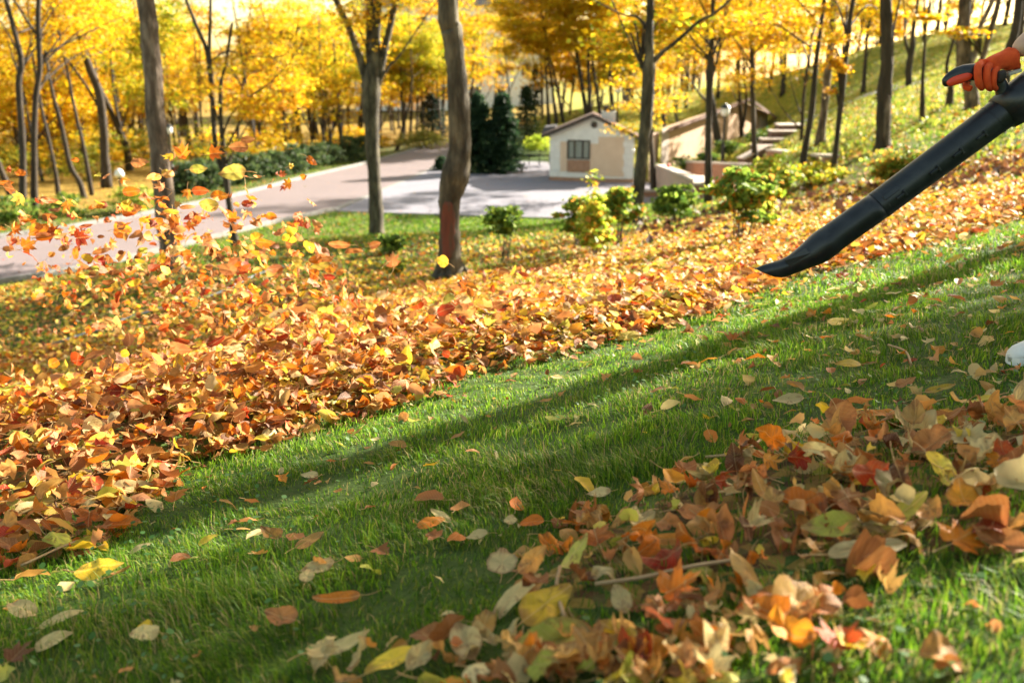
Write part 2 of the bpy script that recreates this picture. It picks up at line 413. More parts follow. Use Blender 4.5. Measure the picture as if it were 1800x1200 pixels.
# ---------------------------------------------------------------- foliage templates
YEL = [(.7, .45, .01), (.78, .54, .014), (.68, .37, .008), (.56, .25, .006), (.8, .62, .04), (.52, .46, .015)]
YGR = [(.62, .45, .025), (.46, .48, .03), (.28, .38, .025), (.7, .55, .035), (.5, .46, .025)]
ORA = [(.6, .27, .014), (.66, .36, .018), (.5, .2, .012), (.68, .44, .025)]
GRN = [(.11, .2, .03), (.15, .26, .04), (.22, .33, .04), (.07, .14, .03), (.3, .36, .06)]
DGR = [(.02, .055, .024), (.032, .075, .03), (.055, .105, .04), (.02, .045, .026)]
GOL = [(.3, .42, .04), (.55, .6, .06), (.22, .34, .03), (.75, .68, .12), (.6, .3, .04)]
SHR = [(.2, .32, .045), (.3, .42, .06), (.13, .22, .035), (.45, .48, .07), (.26, .38, .05), (.65, .3, .06)]
def leaves_at(P, size, pal, r, flat=.5, gain=1.0):
    """diamond leaves folded along the middle; P (n,3)"""
    n = len(P); k = r.integers(0, len(pal), n)
    col = np.array(pal)[k]*r.uniform(.7, 1.25, (n, 1))*gain
    nrm = r.normal(size=(n, 3)); nrm[:, 2] = np.abs(nrm[:, 2])+flat*2; nrm /= np.linalg.norm(nrm, axis=1)[:, None]
    d = r.normal(size=(n, 3)); d -= nrm*(d*nrm).sum(1)[:, None]; d /= np.linalg.norm(d, axis=1)[:, None]
    e = np.cross(nrm, d); s = (size*r.uniform(.6, 1.35, n))[:, None]
    V = np.stack([P-d*s*.5, P+e*s*.36+nrm*s*.1, P+d*s*.5, P-e*s*.36+nrm*s*.1], 1).reshape(-1, 3)
    b = np.arange(n)[:, None]*4
    Fc = np.concatenate([b+np.array([0, 1, 2]), b+np.array([0, 2, 3])])
    return V, Fc, np.repeat(col, 4, 0)
def crown_pts(n, rx, rz, seed, clumps=60, spray=.9, hollow=.25, top=1.0):
    """leaf positions gathered in flattened sprays scattered through an uneven crown"""
    r = np.random.default_rng(seed)
    C_ = []
    while len(C_) < clumps:
        p = r.uniform(-1, 1, 3); q = np.linalg.norm(p)
        if q < 1 and q > hollow*r.random()*2:
            lobe = 1+.28*math.sin(3*math.atan2(p[1], p[0])+seed)+.18*math.sin(5*p[2]+seed*2)
            C_.append(p*lobe*.86)
    C_ = np.array(C_)*np.array([rx, rx, rz])
    w = r.uniform(.4, 1.6, clumps); w /= w.sum()
    idx = r.choice(clumps, n, p=w)
    sz = r.uniform(.6, 1.4, clumps)*spray
    off = r.normal(size=(n, 3))*np.array([1, 1, .34])*sz[idx][:, None]*.5
    P = C_[idx]+off; P[:, 2] -= .12*np.hypot(off[:, 0], off[:, 1])**1.3
    return P, C_, r
CROWNS = {}
def crown_mesh(key, n, rx, rz, pal, seed, size=.17, **kw):
    P, C_, r = crown_pts(n, rx, rz, seed, **kw)
    V, Fc, col = leaves_at(P, size, pal, r)
    me = np_mesh('crown_'+key, V, Fc, col=col); me.materials.append(M['foliage']); CROWNS[key] = (me, C_)
for i in range(4): crown_mesh('y%d' % i, 11000, 3.6, 4.2, YEL, 11+i, clumps=70)
for i in range(2): crown_mesh('g%d' % i, 10000, 3.6, 4.0, YGR, 31+i, clumps=64)
for i in range(2): crown_mesh('o%d' % i, 9000, 3.4, 3.8, ORA+YEL[:2], 41+i, clumps=60)
crown_mesh('s0', 2600, 2.4, 3.0, YEL, 55, clumps=34, spray=.8)
crown_mesh('s1', 2200, 2.4, 3.0, YEL+ORA[:1], 56, clumps=28, spray=.7)
NT = [0]
def smooth_path(pts, k=4):
    """Catmull-Rom through (x,y,z,r) rows"""
    P = np.array(pts, float); P = np.vstack([2*P[0]-P[1], P, 2*P[-1]-P[-2]]); o = []
    for i in range(1, len(P)-2):
        for j in range(k):
            t = j/k; a, b, c, d = P[i-1:i+3]
            o.append(.5*((2*b)+(-a+c)*t+(2*a-5*b+4*c-d)*t*t+(-a+3*b-3*c+d)*t**3))
    o.append(P[-2]); o = np.array(o); o[:, 3] = np.maximum(o[:, 3], .004); return o
def tree(Y, stem, limbs=(), label='', bark='bark_dark', crown='y0', H=12, base=True, cz=None, cs=1.0, extra=0, name='tree', group=None, flare=1.0, low=0, seg=9, cat='tree', twigs=6, crown_off=(0, 0)):
    """stem: [(px, py, width px)...] from the foot upwards; limbs: lists of the same"""
    NT[0] += 1; r = np.random.default_rng(100+NT[0]); rr = random.Random(NT[0])
    if base:
        b = hit(stem[0][0], stem[0][1]); Y = float(b[1])
    else:
        b = at(stem[0][0], stem[0][1], Y); b[2] = float(ground_h(b[0], b[1]))
    root = empty(name, b, label, cat, group)
    ws = 1.15 if 35 < Y < 60 else 1.0
    def w3(px, py, w, dy=0):
        p = at(px, py, Y+dy); return (p[0], p[1], p[2], ws*w*pxm(Y, py)/2)
    pts = [w3(*s) for s in stem]; pts[0] = (b[0], b[1], b[2]-.12, pts[0][3]*1.25*flare)
    if flare > 1: 
        p1 = pts[0]; pts.insert(1, (p1[0]*.6+pts[1][0]*.4, p1[1], p1[2]+.15+.35*(pts[1][2]-b[2])*.5, pts[1][3]*1.1))
    top = np.array(pts[-1]); d = np.array(pts[-1])-np.array(pts[-2]); d = d[:3]/np.linalg.norm(d[:3])
    ztop = b[2]+H; crown_c = None
    cont = []
    # carry the stem on above the picture
    if top[2] < ztop-1 and extra >= 0:
        p = top.copy(); k = 0
        while p[2] < ztop-1 and k < 8:
            st = (ztop-top[2])/4; d = d*.75+np.array([rr.uniform(-.12, .12), rr.uniform(-.12, .12), .35]); d /= np.linalg.norm(d)
            p = np.array([*(p[:3]+d*st), max(p[3]*.72, .025)]); pts.append(tuple(p)); k += 1
    sp = smooth_path(pts)
    mb = MB(); mb.tube(sp[:, :3], sp[:, 3], seg, jit=.09)
    r0_ = pts[0][3]*.45
    for q in range(5):      # surface roots
        a_ = q*1.257+rr.uniform(-.3, .3); e_ = np.array([b[0]+math.cos(a_)*r0_*rr.uniform(2.4, 3.0), b[1]+math.sin(a_)*r0_*rr.uniform(1.7, 2.4), 0]); e_[2] = float(ground_h(e_[0], e_[1]))-.03
        mb.tube([(b[0]+math.cos(a_)*r0_*.8, b[1]+math.sin(a_)*r0_*.8, b[2]+r0_*1.2), (b[0]*.4+e_[0]*.6, b[1]*.4+e_[1]*.6, b[2]*.4+e_[2]*.6+r0_*.12), e_], [r0_*.3, r0_*.26, r0_*.08], 6)
    ends = []
    for L in limbs:
        lp = [w3(*s[:3], (s[3] if len(s) > 3 else 0)) for s in L]
        e = np.array(lp[-1]); dd = np.array(lp[-1][:3])-np.array(lp[-2][:3]); dd /= np.linalg.norm(dd)
        ln = H*.22
        q = e.copy(); q[:3] += (dd+np.array([0, rr.uniform(-.4, .4), .3]))*ln*.6; q[3] = max(e[3]*.6, .012); lp.append(tuple(q))
        q2 = q.copy(); q2[:3] += (dd*.6+np.array([rr.uniform(-.4, .4), rr.uniform(-.4, .4), .5]))*ln*.6; q2[3] *= .5; lp.append(tuple(q2))
        s = smooth_path(lp, 3); mb.tube(s[:, :3], s[:, 3], 6, jit=.06); ends.append(q2)
    cc = np.array([sp[-1][0]+crown_off[0], sp[-1][1]+crown_off[1], (cz if cz is not None else ztop-3.6*cs)])
    mesh, C_ = CROWNS[crown]
    ang = r.uniform(0, 6.28)
    if twigs:
        ca, sa = math.cos(ang), math.sin(ang)
        for q in C_[r.permutation(len(C_))[:twigs]]:
            t = np.array([cc[0]+(q[0]*ca-q[1]*sa)*cs, cc[1]+(q[0]*sa+q[1]*ca)*cs, cc[2]+q[2]*cs])
            j = int(np.clip(np.searchsorted(sp[:, 2], t[2]-2.2*cs), 1, len(sp)-1)); s0 = sp[j]
            mid = s0[:3]*.5+t*.5; mid[2] -= .1*np.linalg.norm(t-s0[:3])*rr.uniform(-.6, 1)
            r0 = min(s0[3]*.5, .07*cs+.01)
            s = smooth_path([(*s0[:3], r0), (*mid, r0*.6), (*t, r0*.2)], 3); mb.tube(s[:, :3], s[:, 3], 5)
    mb.build('trunk', M[bark], root, smooth_=True)
    c = link('crown', mesh, None, root); c.location = Vector(cc-b); c.rotation_euler = (0, 0, ang); c.scale = (cs, cs, cs)
    return root, sp
def spray(root, px, py, Y, w, h, n, pal, seed, size=.13, name='low_spray'):
    """a low leafy bough hanging in view"""
    r = np.random.default_rng(seed); c = at(px, py, Y); k = pxm(Y, py)
    P, C_, r = crown_pts(n, 1, 1, seed, clumps=max(8, n//90), spray=.42, hollow=0)
    P = P*np.array([w*k/2, w*k/3, h*k/2])+c-np.array(root.location)
    V, Fc, col = leaves_at(P, size, pal, r)
    me = np_mesh(name, V, Fc, col=col); link(name, me, M['foliage'], root)
    # the boughs that carry it
    rc = c-np.array(root.location); mb = MB(); ro = np.array(root.location)
    top = np.array([0, 0, 0.])
    for q in (C_[:5]*np.array([w*k/2, w*k/3, h*k/2])+c):
        s = smooth_path([(ro[0], ro[1], max(q[2]-.6, ro[2]+1.5), .03), (*(q*.5+np.array([ro[0], ro[1], q[2]+.2])*.5), .02), (*q, .008)], 3)
        mb.tube(s[:, :3], s[:, 3], 5)
    mb.build('bough', M['bark_dark'], root, smooth_=True)

FG = 'tree'
def bark_patch(root, sp, z0, z1, mat, side=-.15, half=.8):
    """stripped bark on the viewer side of a trunk between two heights"""
    off = np.array(root.location); vs = []; m = sp[(sp[:, 2] > z0) & (sp[:, 2] < z1)]; k = len(m); rr = random.Random(3)
    zs = np.linspace(z0, z1, 16); X = np.interp(zs, sp[:, 2], sp[:, 0]); Yc = np.interp(zs, sp[:, 2], sp[:, 1]); R2 = np.interp(zs, sp[:, 2], sp[:, 3])
    for i, z in enumerate(zs):
        w = half*math.sin(math.pi*(i+.6)/16.4)**.5*rr.uniform(.8, 1.1)
        for j in range(9):
            a = side+w*(j/4-1); vs.append((X[i]+R2[i]*1.07*math.sin(a)-off[0], Yc[i]-R2[i]*1.07*math.cos(a)-off[1], z-off[2]))
    fs = [(i*9+j, i*9+j+1, i*9+j+10, i*9+j+9) for i in range(15) for j in range(8)]
    o = link('stripped_bark', np_mesh('stripped_bark', vs, np.array(fs), smooth_=True), M[mat], root); md = o.modifiers.new('s', 'SOLIDIFY'); md.thickness = .012; return o
t1, _ = tree(15, [(306, 475, 40), (297, 415, 36), (291, 360, 37), (284, 300, 35), (277, 233, 33), (270, 150, 33), (264, 67, 32), (256, 0, 32)], [], 'tall straight grey trunk between the road and the flying leaves, tilted slightly left', 'bark_grey', 'y1', H=13, flare=1.1, cs=.7)
t2, _ = tree(13, [(791, 487, 62), (790, 462, 47), (790, 425, 38), (790, 390, 37), (791, 345, 41), (800, 305, 50), (808, 262, 40), (805, 170, 37), (800, 100, 35), (793, 50, 37), (788, 0, 36)], [], 'thick crooked trunk with a bulging elbow, nearest tree at the centre', 'bark_green', 'g0', H=14, flare=1.15, seg=12, cs=.75)
bark_patch(t2, _, at(790, 452, t2.location.y)[2], at(790, 352, t2.location.y)[2], 'bark_red', -.1, .75)
t3, _ = tree(21, [(662, 415, 25), (661, 370, 22), (657, 300, 20), (653, 220, 24), (652, 160, 30), (655, 130, 26), (660, 60, 16), (664, 0, 14)],
     [[(649, 165, 13), (632, 100, 12), (612, 45, 10), (590, 0, 9)], [(650, 140, 12), (649, 60, 11), (650, 0, 10)], [(662, 150, 15), (678, 80, 11), (694, 10, 9), (700, -20, 8)], [(664, 150, 5), (685, 115, 4), (703, 97, 3)]],
     'dark trunk forking into four upright limbs, standing in the lawn left of the crooked trunk', 'bark_green', 'y2', H=13, flare=1.05, cs=.8)
t4, _ = tree(24, [(1117, 397, 29), (1121, 350, 22), (1128, 280, 21), (1137, 200, 22), (1140, 130, 24), (1141, 90, 17), (1142, 40, 14), (1143, 0, 13)],
     [[(1142, 115, 12), (1165, 92, 8), (1193, 70, 7), (1230, 37, 6), (1270, 13, 5)], [(1138, 160, 7), (1130, 120, 6), (1118, 98, 3)], [(1141, 60, 8), (1120, 30, 5), (1080, 20, 3)]],
     'greenish trunk in front of the corner of the small white house', 'bark_green', 'o0', H=12, flare=1.15, cs=.8)
spray(t4, 1120, 45, t4.location.y+1, 260, 150, 1500, YEL+YGR[:3], 3)
t5, _ = tree(30, [(1246, 357, 14), (1245, 250, 11), (1247, 170, 12), (1249, 120, 13), (1252, 60, 8), (1253, 0, 7)], [[(1248, 150, 6), (1262, 100, 4), (1268, 60, 3)]], 'slim straight dark trunk just left of the lamp post, rooted beside the largest shrub', 'bark_dark', 's0', H=11, cs=.9)
spray(t5, 1240, 60, t5.location.y, 260, 150, 1500, YEL+ORA[:1], 4)
tree(45, [(1272, 272, 15), (1262, 245, 14), (1254, 195, 12), (1246, 150, 10), (1243, 100, 8)], [[(1250, 185, 6), (1232, 168, 4), (1213, 140, 3), (1205, 120, 2)]], 'stout dark leaning trunk behind the lamp post, in front of the tan building', 'bark_dark', 'y0', H=10, cz=11)
tree(46, [(1223, 268, 7), (1203, 240, 5), (1190, 212, 5), (1185, 167, 4), (1190, 117, 3)], [], 'thin curved trunk bending left, in front of the long tan wall', 'bark_green', 's0', H=10)
tree(46, [(1177, 273, 8), (1168, 220, 7), (1165, 160, 6), (1166, 110, 5)], [], 'slim trunk beside the white corner of the long tan building', 'bark_green', 's1', H=10)
tree(38, [(1150, 342, 9), (1146, 275, 8), (1141, 225, 8), (1139, 190, 6)], [], 'dark trunk half hidden behind the greenish trunk, beside the low pink wall', 'bark_dark', 's0', H=9)
tree(50, [(1304, 242, 9), (1303, 225, 8), (1300, 170, 6), (1299, 120, 5), (1302, 70, 4)], [[(1305, 225, 6), (1312, 180, 5), (1308, 130, 4), (1304, 80, 3)]], 'twin stemmed slim tree in front of the gable of the tan building', 'bark_dark', 'y1', H=10, cs=.9)
tree(42, [(1328, 284, 9), (1325, 240, 8), (1323, 170, 8), (1322, 100, 7), (1320, 40, 6)], [], 'straight slim dark trunk between the lamp post and the garden steps', 'bark_dark', 'o0', H=10, cs=.9)
t12, _ = tree(27, [(1408, 307, 13), (1417, 250, 11), (1427, 195, 11), (1434, 117, 9), (1445, 33, 7), (1449, 0, 7)], [], 'slender dark trunk leaning right in front of the garden steps', 'bark_dark', 's1', H=12, cs=.9)
spray(t12, 1400, 40, t12.location.y+3, 240, 130, 1300, YEL, 5)
tree(40, [(1409, 246, 5), (1413, 167, 5), (1422, 100, 4), (1430, 50, 3)], [], 'very thin sapling trunk at the right end of the garden steps', 'bark_dark', 's1', H=8)
tree(32, [(1441, 253, 17), (1446, 215, 14), (1451, 170, 13), (1456, 120, 12), (1463, 40, 10), (1466, 0, 9)], [], 'grey trunk on the bank right of the garden steps, second of three close stems', 'bark_grey', 's0', H=12, cs=1.1)
t15, _ = tree(29, [(1465, 307, 10), (1471, 245, 9), (1479, 175, 10), (1484, 120, 11), (1491, 70, 9), (1500, 0, 8)], [], 'slim dark trunk with orange leaves clinging to it, right of the garden steps', 'bark_dark', 's1', H=12, cs=.9)
spray(t15, 1480, 105, t15.location.y-.2, 80, 130, 420, ORA+YEL[:2], 6, size=.1)
spray(t15, 1530, 30, t15.location.y+3, 200, 100, 900, YEL, 61)
t16, _ = tree(24, [(1553, 262, 29), (1553, 225, 26), (1555, 165, 26), (1559, 117, 21), (1559, 58, 21), (1557, 0, 21)], [[(1560, 160, 12), (1566, 120, 9), (1570, 60, 5), (1575, 30, 4)]], 'thick straight brown trunk with a split bark scar low down, on the sunny bank', 'bark_dark', 's0', H=14, flare=1.05, cs=1.0)
bark_patch(t16, _, at(1553, 258, t16.location.y)[2], at(1555, 165, t16.location.y)[2], 'bark_grey', .1, .5)
tree(27, [(1622, 214, 9), (1622, 146, 7), (1625, 90, 5), (1628, 44, 5), (1635, 0, 4)], [], 'thin lone stem on the bank between the thick brown trunk and the blower handle', 'bark_dark', 's0', H=10)
tree(31, [(1668, 187, 13), (1671, 152, 10), (1664, 117, 6), (1675, 75, 5), (1686, 30, 4), (1695, 0, 4)], [], 'slim trunk leaning right on the bank just left of the blower handle', 'bark_dark', 's1', H=11)
t19, _ = tree(30, [(1712, 192, 22), (1707, 158, 24), (1697, 118, 30), (1694, 60, 22), (1696, 0, 20)], [[(1700, 118, 16), (1716, 90, 10), (1722, 50, 9), (1741, 10, 9)], [(1712, 130, 13), (1728, 100, 10), (1740, 58, 11), (1756, 0, 10)]], 'big pale barked multi stemmed tree behind the orange glove', 'bark_grey', 's1', H=13, flare=1.1, cs=1.1)
spray(t19, 1690, 55, t19.location.y-1, 130, 40, 330, YEL, 7, size=.12)
tree(50, [(1598, 152, 9), (1598, 117, 10), (1604, 82, 9), (1606, 55, 5)], [[(1600, 100, 6), (1592, 75, 5), (1590, 50, 3)]], 'short forked dark trunk on the skyline right of the thick brown trunk', 'bark_dark', 's0', H=9, cz=12)
tree(23, [(1757, 236, 24), (1762, 180, 18), (1775, 90, 16), (1788, 30, 14)], [[(1768, 120, 6), (1776, 70, 5), (1782, 50, 4)]], 'reddish trunk rising behind the blower tube below the gloved hand', 'bark_dark', 's1', H=12, flare=1.1)
# bare stems on the sunny skyline of the bank
for (x0, y0, x1, w, lb) in [(1375, 168, 1383, 9, 'stout far trunk on the bank behind the garden steps'), (1353, 160, 1364, 6, 'slim far trunk on the bank behind the roof of the tan building'), (1262, 172, 1266, 6, 'far trunk rising behind the ridge of the tan building'), (1206, 190, 1206, 5, 'thin far stem behind the roof slope of the tan building'), (1517, 165, 1524, 8, 'far dark trunk left of the thick brown trunk on the skyline')]:
    tree(75, [(x0, y0, w), ((x0+x1)/2, y0-45, w*.85), (x1, y0-100, w*.7)], [], lb, 'bark_dark', 's1', H=10, cs=1.1, twigs=4)
# behind the house
for (pts, lb) in [([(1033, 205, 7), (1020, 133, 7), (1012, 73, 6), (1010, 20, 5)], 'dark leaning trunk behind the house roof, left of the chimney'), ([(1038, 205, 7), (1034, 117, 6), (1038, 50, 5), (1040, 0, 5)], 'upright trunk right behind the house ridge'), ([(1056, 205, 6), (1045, 133, 5), (1040, 90, 4)], 'thin trunk leaning left just behind the white chimney'), ([(1078, 210, 8), (1074, 160, 7), (1072, 120, 6)], 'dark trunk between the chimney and the greenish trunk'), ([(991, 212, 6), (981, 165, 5), (974, 130, 4)], 'rightmost of three slanting stems above the left end of the house roof'), ([(979, 212, 6), (972, 165, 5), (968, 130, 4)], 'middle of three slanting stems above the left end of the house roof'), ([(965, 212, 6), (962, 167, 5), (960, 130, 4)], 'leftmost of three slanting stems above the left end of the house roof')]:
    tree(88, pts, [], lb, 'bark_dark', 'y%d' % (NT[0] % 4), H=13, base=False, cs=1.1, twigs=5)
# wood on the far side of the road
WL = [
 ([(39, 388, 11), (40, 267, 10), (33, 147, 10), (38, 112, 9), (27, 60, 8), (10, 0, 7)], [], 'left one of two upright trunks beyond the road, kinked near its top', 'y0'),
 ([(60, 384, 10), (60, 250, 9), (63, 170, 9), (70, 117, 8), (67, 50, 8), (68, 0, 7)], [[(63, 60, 5), (40, 25, 4), (20, -10, 3)]], 'right one of two upright trunks beyond the road at the left edge', 'y1'),
 ([(25, 356, 11), (12, 325, 10), (-3, 288, 9), (-20, 240, 8)], [], 'dark trunk leaning steeply out of the left edge', 'y2'),
 ([(103, 345, 7), (95, 290, 6), (75, 200, 5), (66, 150, 4)], [], 'thin stem just right of the two upright trunks', 's0'),
 ([(148, 348, 9), (140, 320, 8), (123, 290, 8), (107, 217, 7), (93, 165, 5)], [], 'slanting stem beyond the road, third from the two upright trunks', 's1'),
 ([(162, 343, 6), (147, 260, 6), (130, 187, 5), (117, 117, 4)], [], 'thin slanting stem close to the stout forest trunk', 's0'),
 ([(188, 330, 15), (184, 270, 13), (182, 225, 13), (173, 160, 13), (150, 100, 12), (133, 27, 9), (125, -10, 8)], [[(180, 205, 5), (160, 165, 4), (127, 117, 4), (77, 60, 3), (23, 0, 3)]], 'stoutest trunk in the wood beyond the road, with a long thin branch sloping up left', 'y3'),
 ([(228, 300, 12), (222, 260, 12), (208, 225, 10), (190, 185, 9), (174, 150, 7)], [[(213, 232, 6), (200, 167, 5), (193, 100, 5), (170, 53, 5), (167, 0, 6)]], 'dark trunk left of the grey trunk, leaning left against the stoutest one', 'y0'),
 ([(249, 245, 7), (243, 190, 6), (233, 133, 5), (213, 67, 5), (200, 0, 4)], [], 'thin trunk immediately left of the tall grey trunk', 's1'),
 ([(318, 240, 11), (319, 190, 10), (318, 150, 9), (312, 110, 7)], [[(316, 180, 6), (300, 117, 5), (285, 30, 4)]], 'forked trunk behind the white lamp right of the grey trunk', 'y1'),
 ([(347, 240, 6), (345, 180, 5), (340, 100, 4), (335, 40, 3)], [], 'thin stem behind the hedge left of the forked sapling', 's0'),
 ([(513, 276, 10), (506, 235, 9), (497, 200, 8), (487, 133, 7), (477, 83, 6), (467, 43, 5)], [], 'dark trunk behind the hedge leaning left, about midway along the road', 'y2'),
 ([(528, 270, 11), (522, 200, 9), (518, 110, 8), (525, 37, 6)], [], 'upright trunk behind the hedge beside the left leaning one', 'y3'),
 ([(577, 267, 9), (574, 240, 7), (570, 200, 6), (563, 133, 5)], [[(577, 255, 6), (587, 220, 6), (598, 187, 5), (610, 143, 4)]], 'V shaped two stemmed tree behind the hedge', 'y0'),
 ([(633, 264, 15), (633, 235, 12), (635, 200, 9), (640, 160, 7)], [], 'stout leaning trunk behind the right end of the hedge', 'g1'),
 ([(697, 265, 7), (704, 240, 6), (713, 205, 5), (720, 180, 4)], [], 'small slanting tree with yellow green leaves at the far bend of the road', 'g0'),
 ([(551, 262, 7), (552, 225, 7), (553, 190, 5)], [], 'short straight stem behind the hedge left of the V shaped tree', 's1'),
 ([(492, 272, 6), (490, 230, 5), (486, 190, 4)], [], 'slight stem behind the hedge left of the leaning trunk', 's0'),
 ([(420, 300, 6), (418, 240, 5), (425, 170, 4), (430, 110, 4)], [], 'thin stem behind the hedge just right of the forked sapling', 's1'),
]
for pts, lm, lb, cr in WL:
    tree(41, pts, lm, lb, 'bark_dark', cr if pts[0][0] > 260 or cr[0] == 's' else 's0', H=12.5, cs=.95, twigs=7, crown_off=(0, 3.2))
# the slim forked sapling beside the road kerb
tree(22, [(416, 436, 11), (406, 380, 10), (398, 318, 10), (393, 270, 9), (388, 205, 7), (388, 150, 6), (397, 110, 5), (408, 40, 4)],
     [[(399, 322, 8), (379, 262, 8), (373, 167, 8), (364, 92, 7), (347, 50, 6), (327, 0, 5)], [(374, 160, 7), (368, 90, 6), (370, 10, 5)], [(391, 240, 4), (410, 195, 3), (450, 163, 3), (475, 145, 2)], [(368, 110, 3), (400, 90, 3), (440, 100, 2)]],
     'slim forked sapling with a divided stem near the kerb, in front of the hedge', 'bark_dark', 's1', H=8.5, cs=.9, seg=8)
# unseen trees added right of the frame so their crowns shade the near lawn
us = np.array([math.sin(R_(52)), math.cos(R_(52))]); vs_ = np.array([math.cos(R_(52)), -math.sin(R_(52))])
SHADE = [(17, -1.58, .66), (14, .5, .8), (21, 3.0, 1.0), (16, 4.8, .9), (22, -.75, .6), (9.6, -2.7, .6)]
SK = ['g1', 's0', 's1', 's1', 'y1', 's0']
OFF = ['first', 'second', 'third', 'fourth', 'fifth', 'sixth', 'seventh', 'eighth', 'ninth', 'tenth']
for i, (u, v, s_) in enumerate(SHADE):
    p = us*u+vs_*v; z = float(ground_h(p[0], p[1]))
    root = empty('tree', (p[0], p[1], z), 'unseen yellow leaved tree added beyond the right edge to shade the near lawn', 'tree', 'trees shading the near lawn')
    mb = MB(); rr = random.Random(i); hh = 10.5 if u > 12 else 7.6
    s = smooth_path([(p[0], p[1], z-.1, .2), (p[0]+rr.uniform(-.2, .2), p[1], z+2.5, .16), (p[0]+rr.uniform(-.3, .3), p[1]+.2, z+6, .13), (p[0], p[1], z+hh-1, .05)]); mb.tube(s[:, :3], s[:, 3], 8, jit=.06)
    key = SK[i]; mesh, C_ = CROWNS[key]; cc = np.array([p[0], p[1], z+hh-3.2+(1.2 if hh < 8 else 0)])
    for q in C_[:8]:
        t = cc+q*s_; s = smooth_path([(p[0], p[1], t[2]-1.2, .05), (*(np.array([p[0], p[1], t[2]-.6])*.5+t*.5), .03), (*t, .01)], 3); mb.tube(s[:, :3], s[:, 3], 5)
    mb.build('trunk', M['bark_dark'], root, smooth_=True)
    c = link('crown', mesh, None, root); c.location = (0, 0, hh-3.2+(1.2 if hh < 8 else 0)); c.rotation_euler = (0, 0, i*1.3); c.scale = (s_*.62, s_*.62, s_)

# ---------------------------------------------------------------- far wood that reads as one mass
def far_wood(name, spots, seed, leaf, pal_fn, trunks=True):
    r = np.random.default_rng(seed); VV = []; FF = []; CC = []; o = 0; mb = MB()
    for (x, y, h, n, rx) in spots:
        z = float(ground_h(x, y)); pal = pal_fn(r, x, y)
        rz = h*(.46 if not trunks else .36)
        P, C_, r2 = crown_pts(n, rx, rz, int(r.integers(1e6)), clumps=max(14, n//70), spray=rx*.3)
        P += np.array([x, y, z+h-rz])
        V, Fc, col = leaves_at(P, leaf, pal, r2); VV.append(V); FF.append(Fc+o); CC.append(col*r.uniform(.8, 1.12)); o += len(V)
        if trunks:
            a = r.uniform(-1, 1)*h*.09; s = smooth_path([(x, y, z-.2, .17), (x+a*.5, y, z+h*.35, .13), (x+a, y, z+h*.8, .05)], 3); mb.tube(s[:, :3], s[:, 3]*r.uniform(.6, 1.2), 5)
            for q in range(3):
                z0_ = .25+.15*q; b0_ = s[int(len(s)*z0_), :3]; e0_ = b0_+np.array([r.uniform(-1, 1)*rx*.7, r.uniform(-1, 1)*rx*.6, h*.32]); mb.tube([b0_, b0_*.5+e0_*.5+(0, 0, -.3), e0_], [.07, .05, .015], 4)
    me = np_mesh(name, np.concatenate(VV), np.concatenate(FF), col=np.concatenate(CC))
    o_ = tag(link(name, me, M['foliage']), kind='stuff')
    if trunks: tag(mb.build(name+'_trunks', M['bark_dark']), kind='stuff')
    return o_
r = np.random.default_rng(5)
def wl_pal(r, x, y):
    k = r.random(); return YEL if k < .62 else (ORA+YEL[:3] if k < .8 else YGR)
spots = []
def inside_paved(x, y, m=1.0): return min(float(sdist(ROADP, x, y)), float(sdist(LOTP, x, y))) < m
def px_of(x, y, z):
    a, b_, d = proj(np.array([x, y, z])); return float(a), float(b_)
tries = 0
while len(spots) < 112 and tries < 5000:          # left wood
    tries += 1
    Y = r.uniform(60, 118); px = r.uniform(-250, 800); x = (px-900)/F*Y*1.03
    if float(sdist(ROADP, x, Y)) < 4 or inside_paved(x, Y, 4): continue
    if sdline(ROAD_FAR, x, Y) < 3: continue
    if px < 250 and Y < 60 and r.random() < .5: continue
    h = r.uniform(9, 13.5)+Y*.03
    if r.random() < .25: h *= .6
    if px < 230: h *= .8
    spots.append((x, Y, h, 2600, r.uniform(2.6, 4.2)))
far_wood('forest', spots, 8, .24, wl_pal)
spots = []
for i in range(64):                                  # behind the house and up the bank
    Y = r.uniform(95, 150); px = r.uniform(690, 1560); x = (px-900)/F*Y*1.03
    h = r.uniform(11, 16)
    if 985 < px < 1090: h *= .55
    if px > 1330: h *= .8; 
    spots.append((x, Y, h, 2300, r.uniform(3, 4.6)))
def cr_pal(r, x, y):
    k = r.random(); return YEL if k < .5 else (ORA+YEL[:3] if k < .85 else YGR)
far_wood('forest', spots, 9, .3, cr_pal)
spots = []
for i in range(26):
    Y = r.uniform(60, 100); px = r.uniform(1500, 2000); x = (px-900)/F*Y*1.03
    spots.append((x, Y, r.uniform(6, 10), 1500, r.uniform(2.6, 3.8)))
far_wood('forest', spots, 10, .26, lambda r, x, y: YEL+[(.95, .75, .2)])
# understory of the left wood: yellow and green scrub
spots = []
while len(spots) < 60:
    Y = r.uniform(60, 92); px = r.uniform(-100, 760); x = (px-900)/F*Y*1.03
    if inside_paved(x, Y, 3.0) or sdline(ROAD_FAR, x, Y) < 3.2: continue
    spots.append((x, Y, r.uniform(1.2, 3.4), 800, r.uniform(1.4, 2.6)))
far_wood('undergrowth', spots, 12, .17, lambda r, x, y: ([(.42, .35, .03), (.3, .3, .03), (.2, .27, .03)] if r.random() < .4 else YEL), trunks=False)
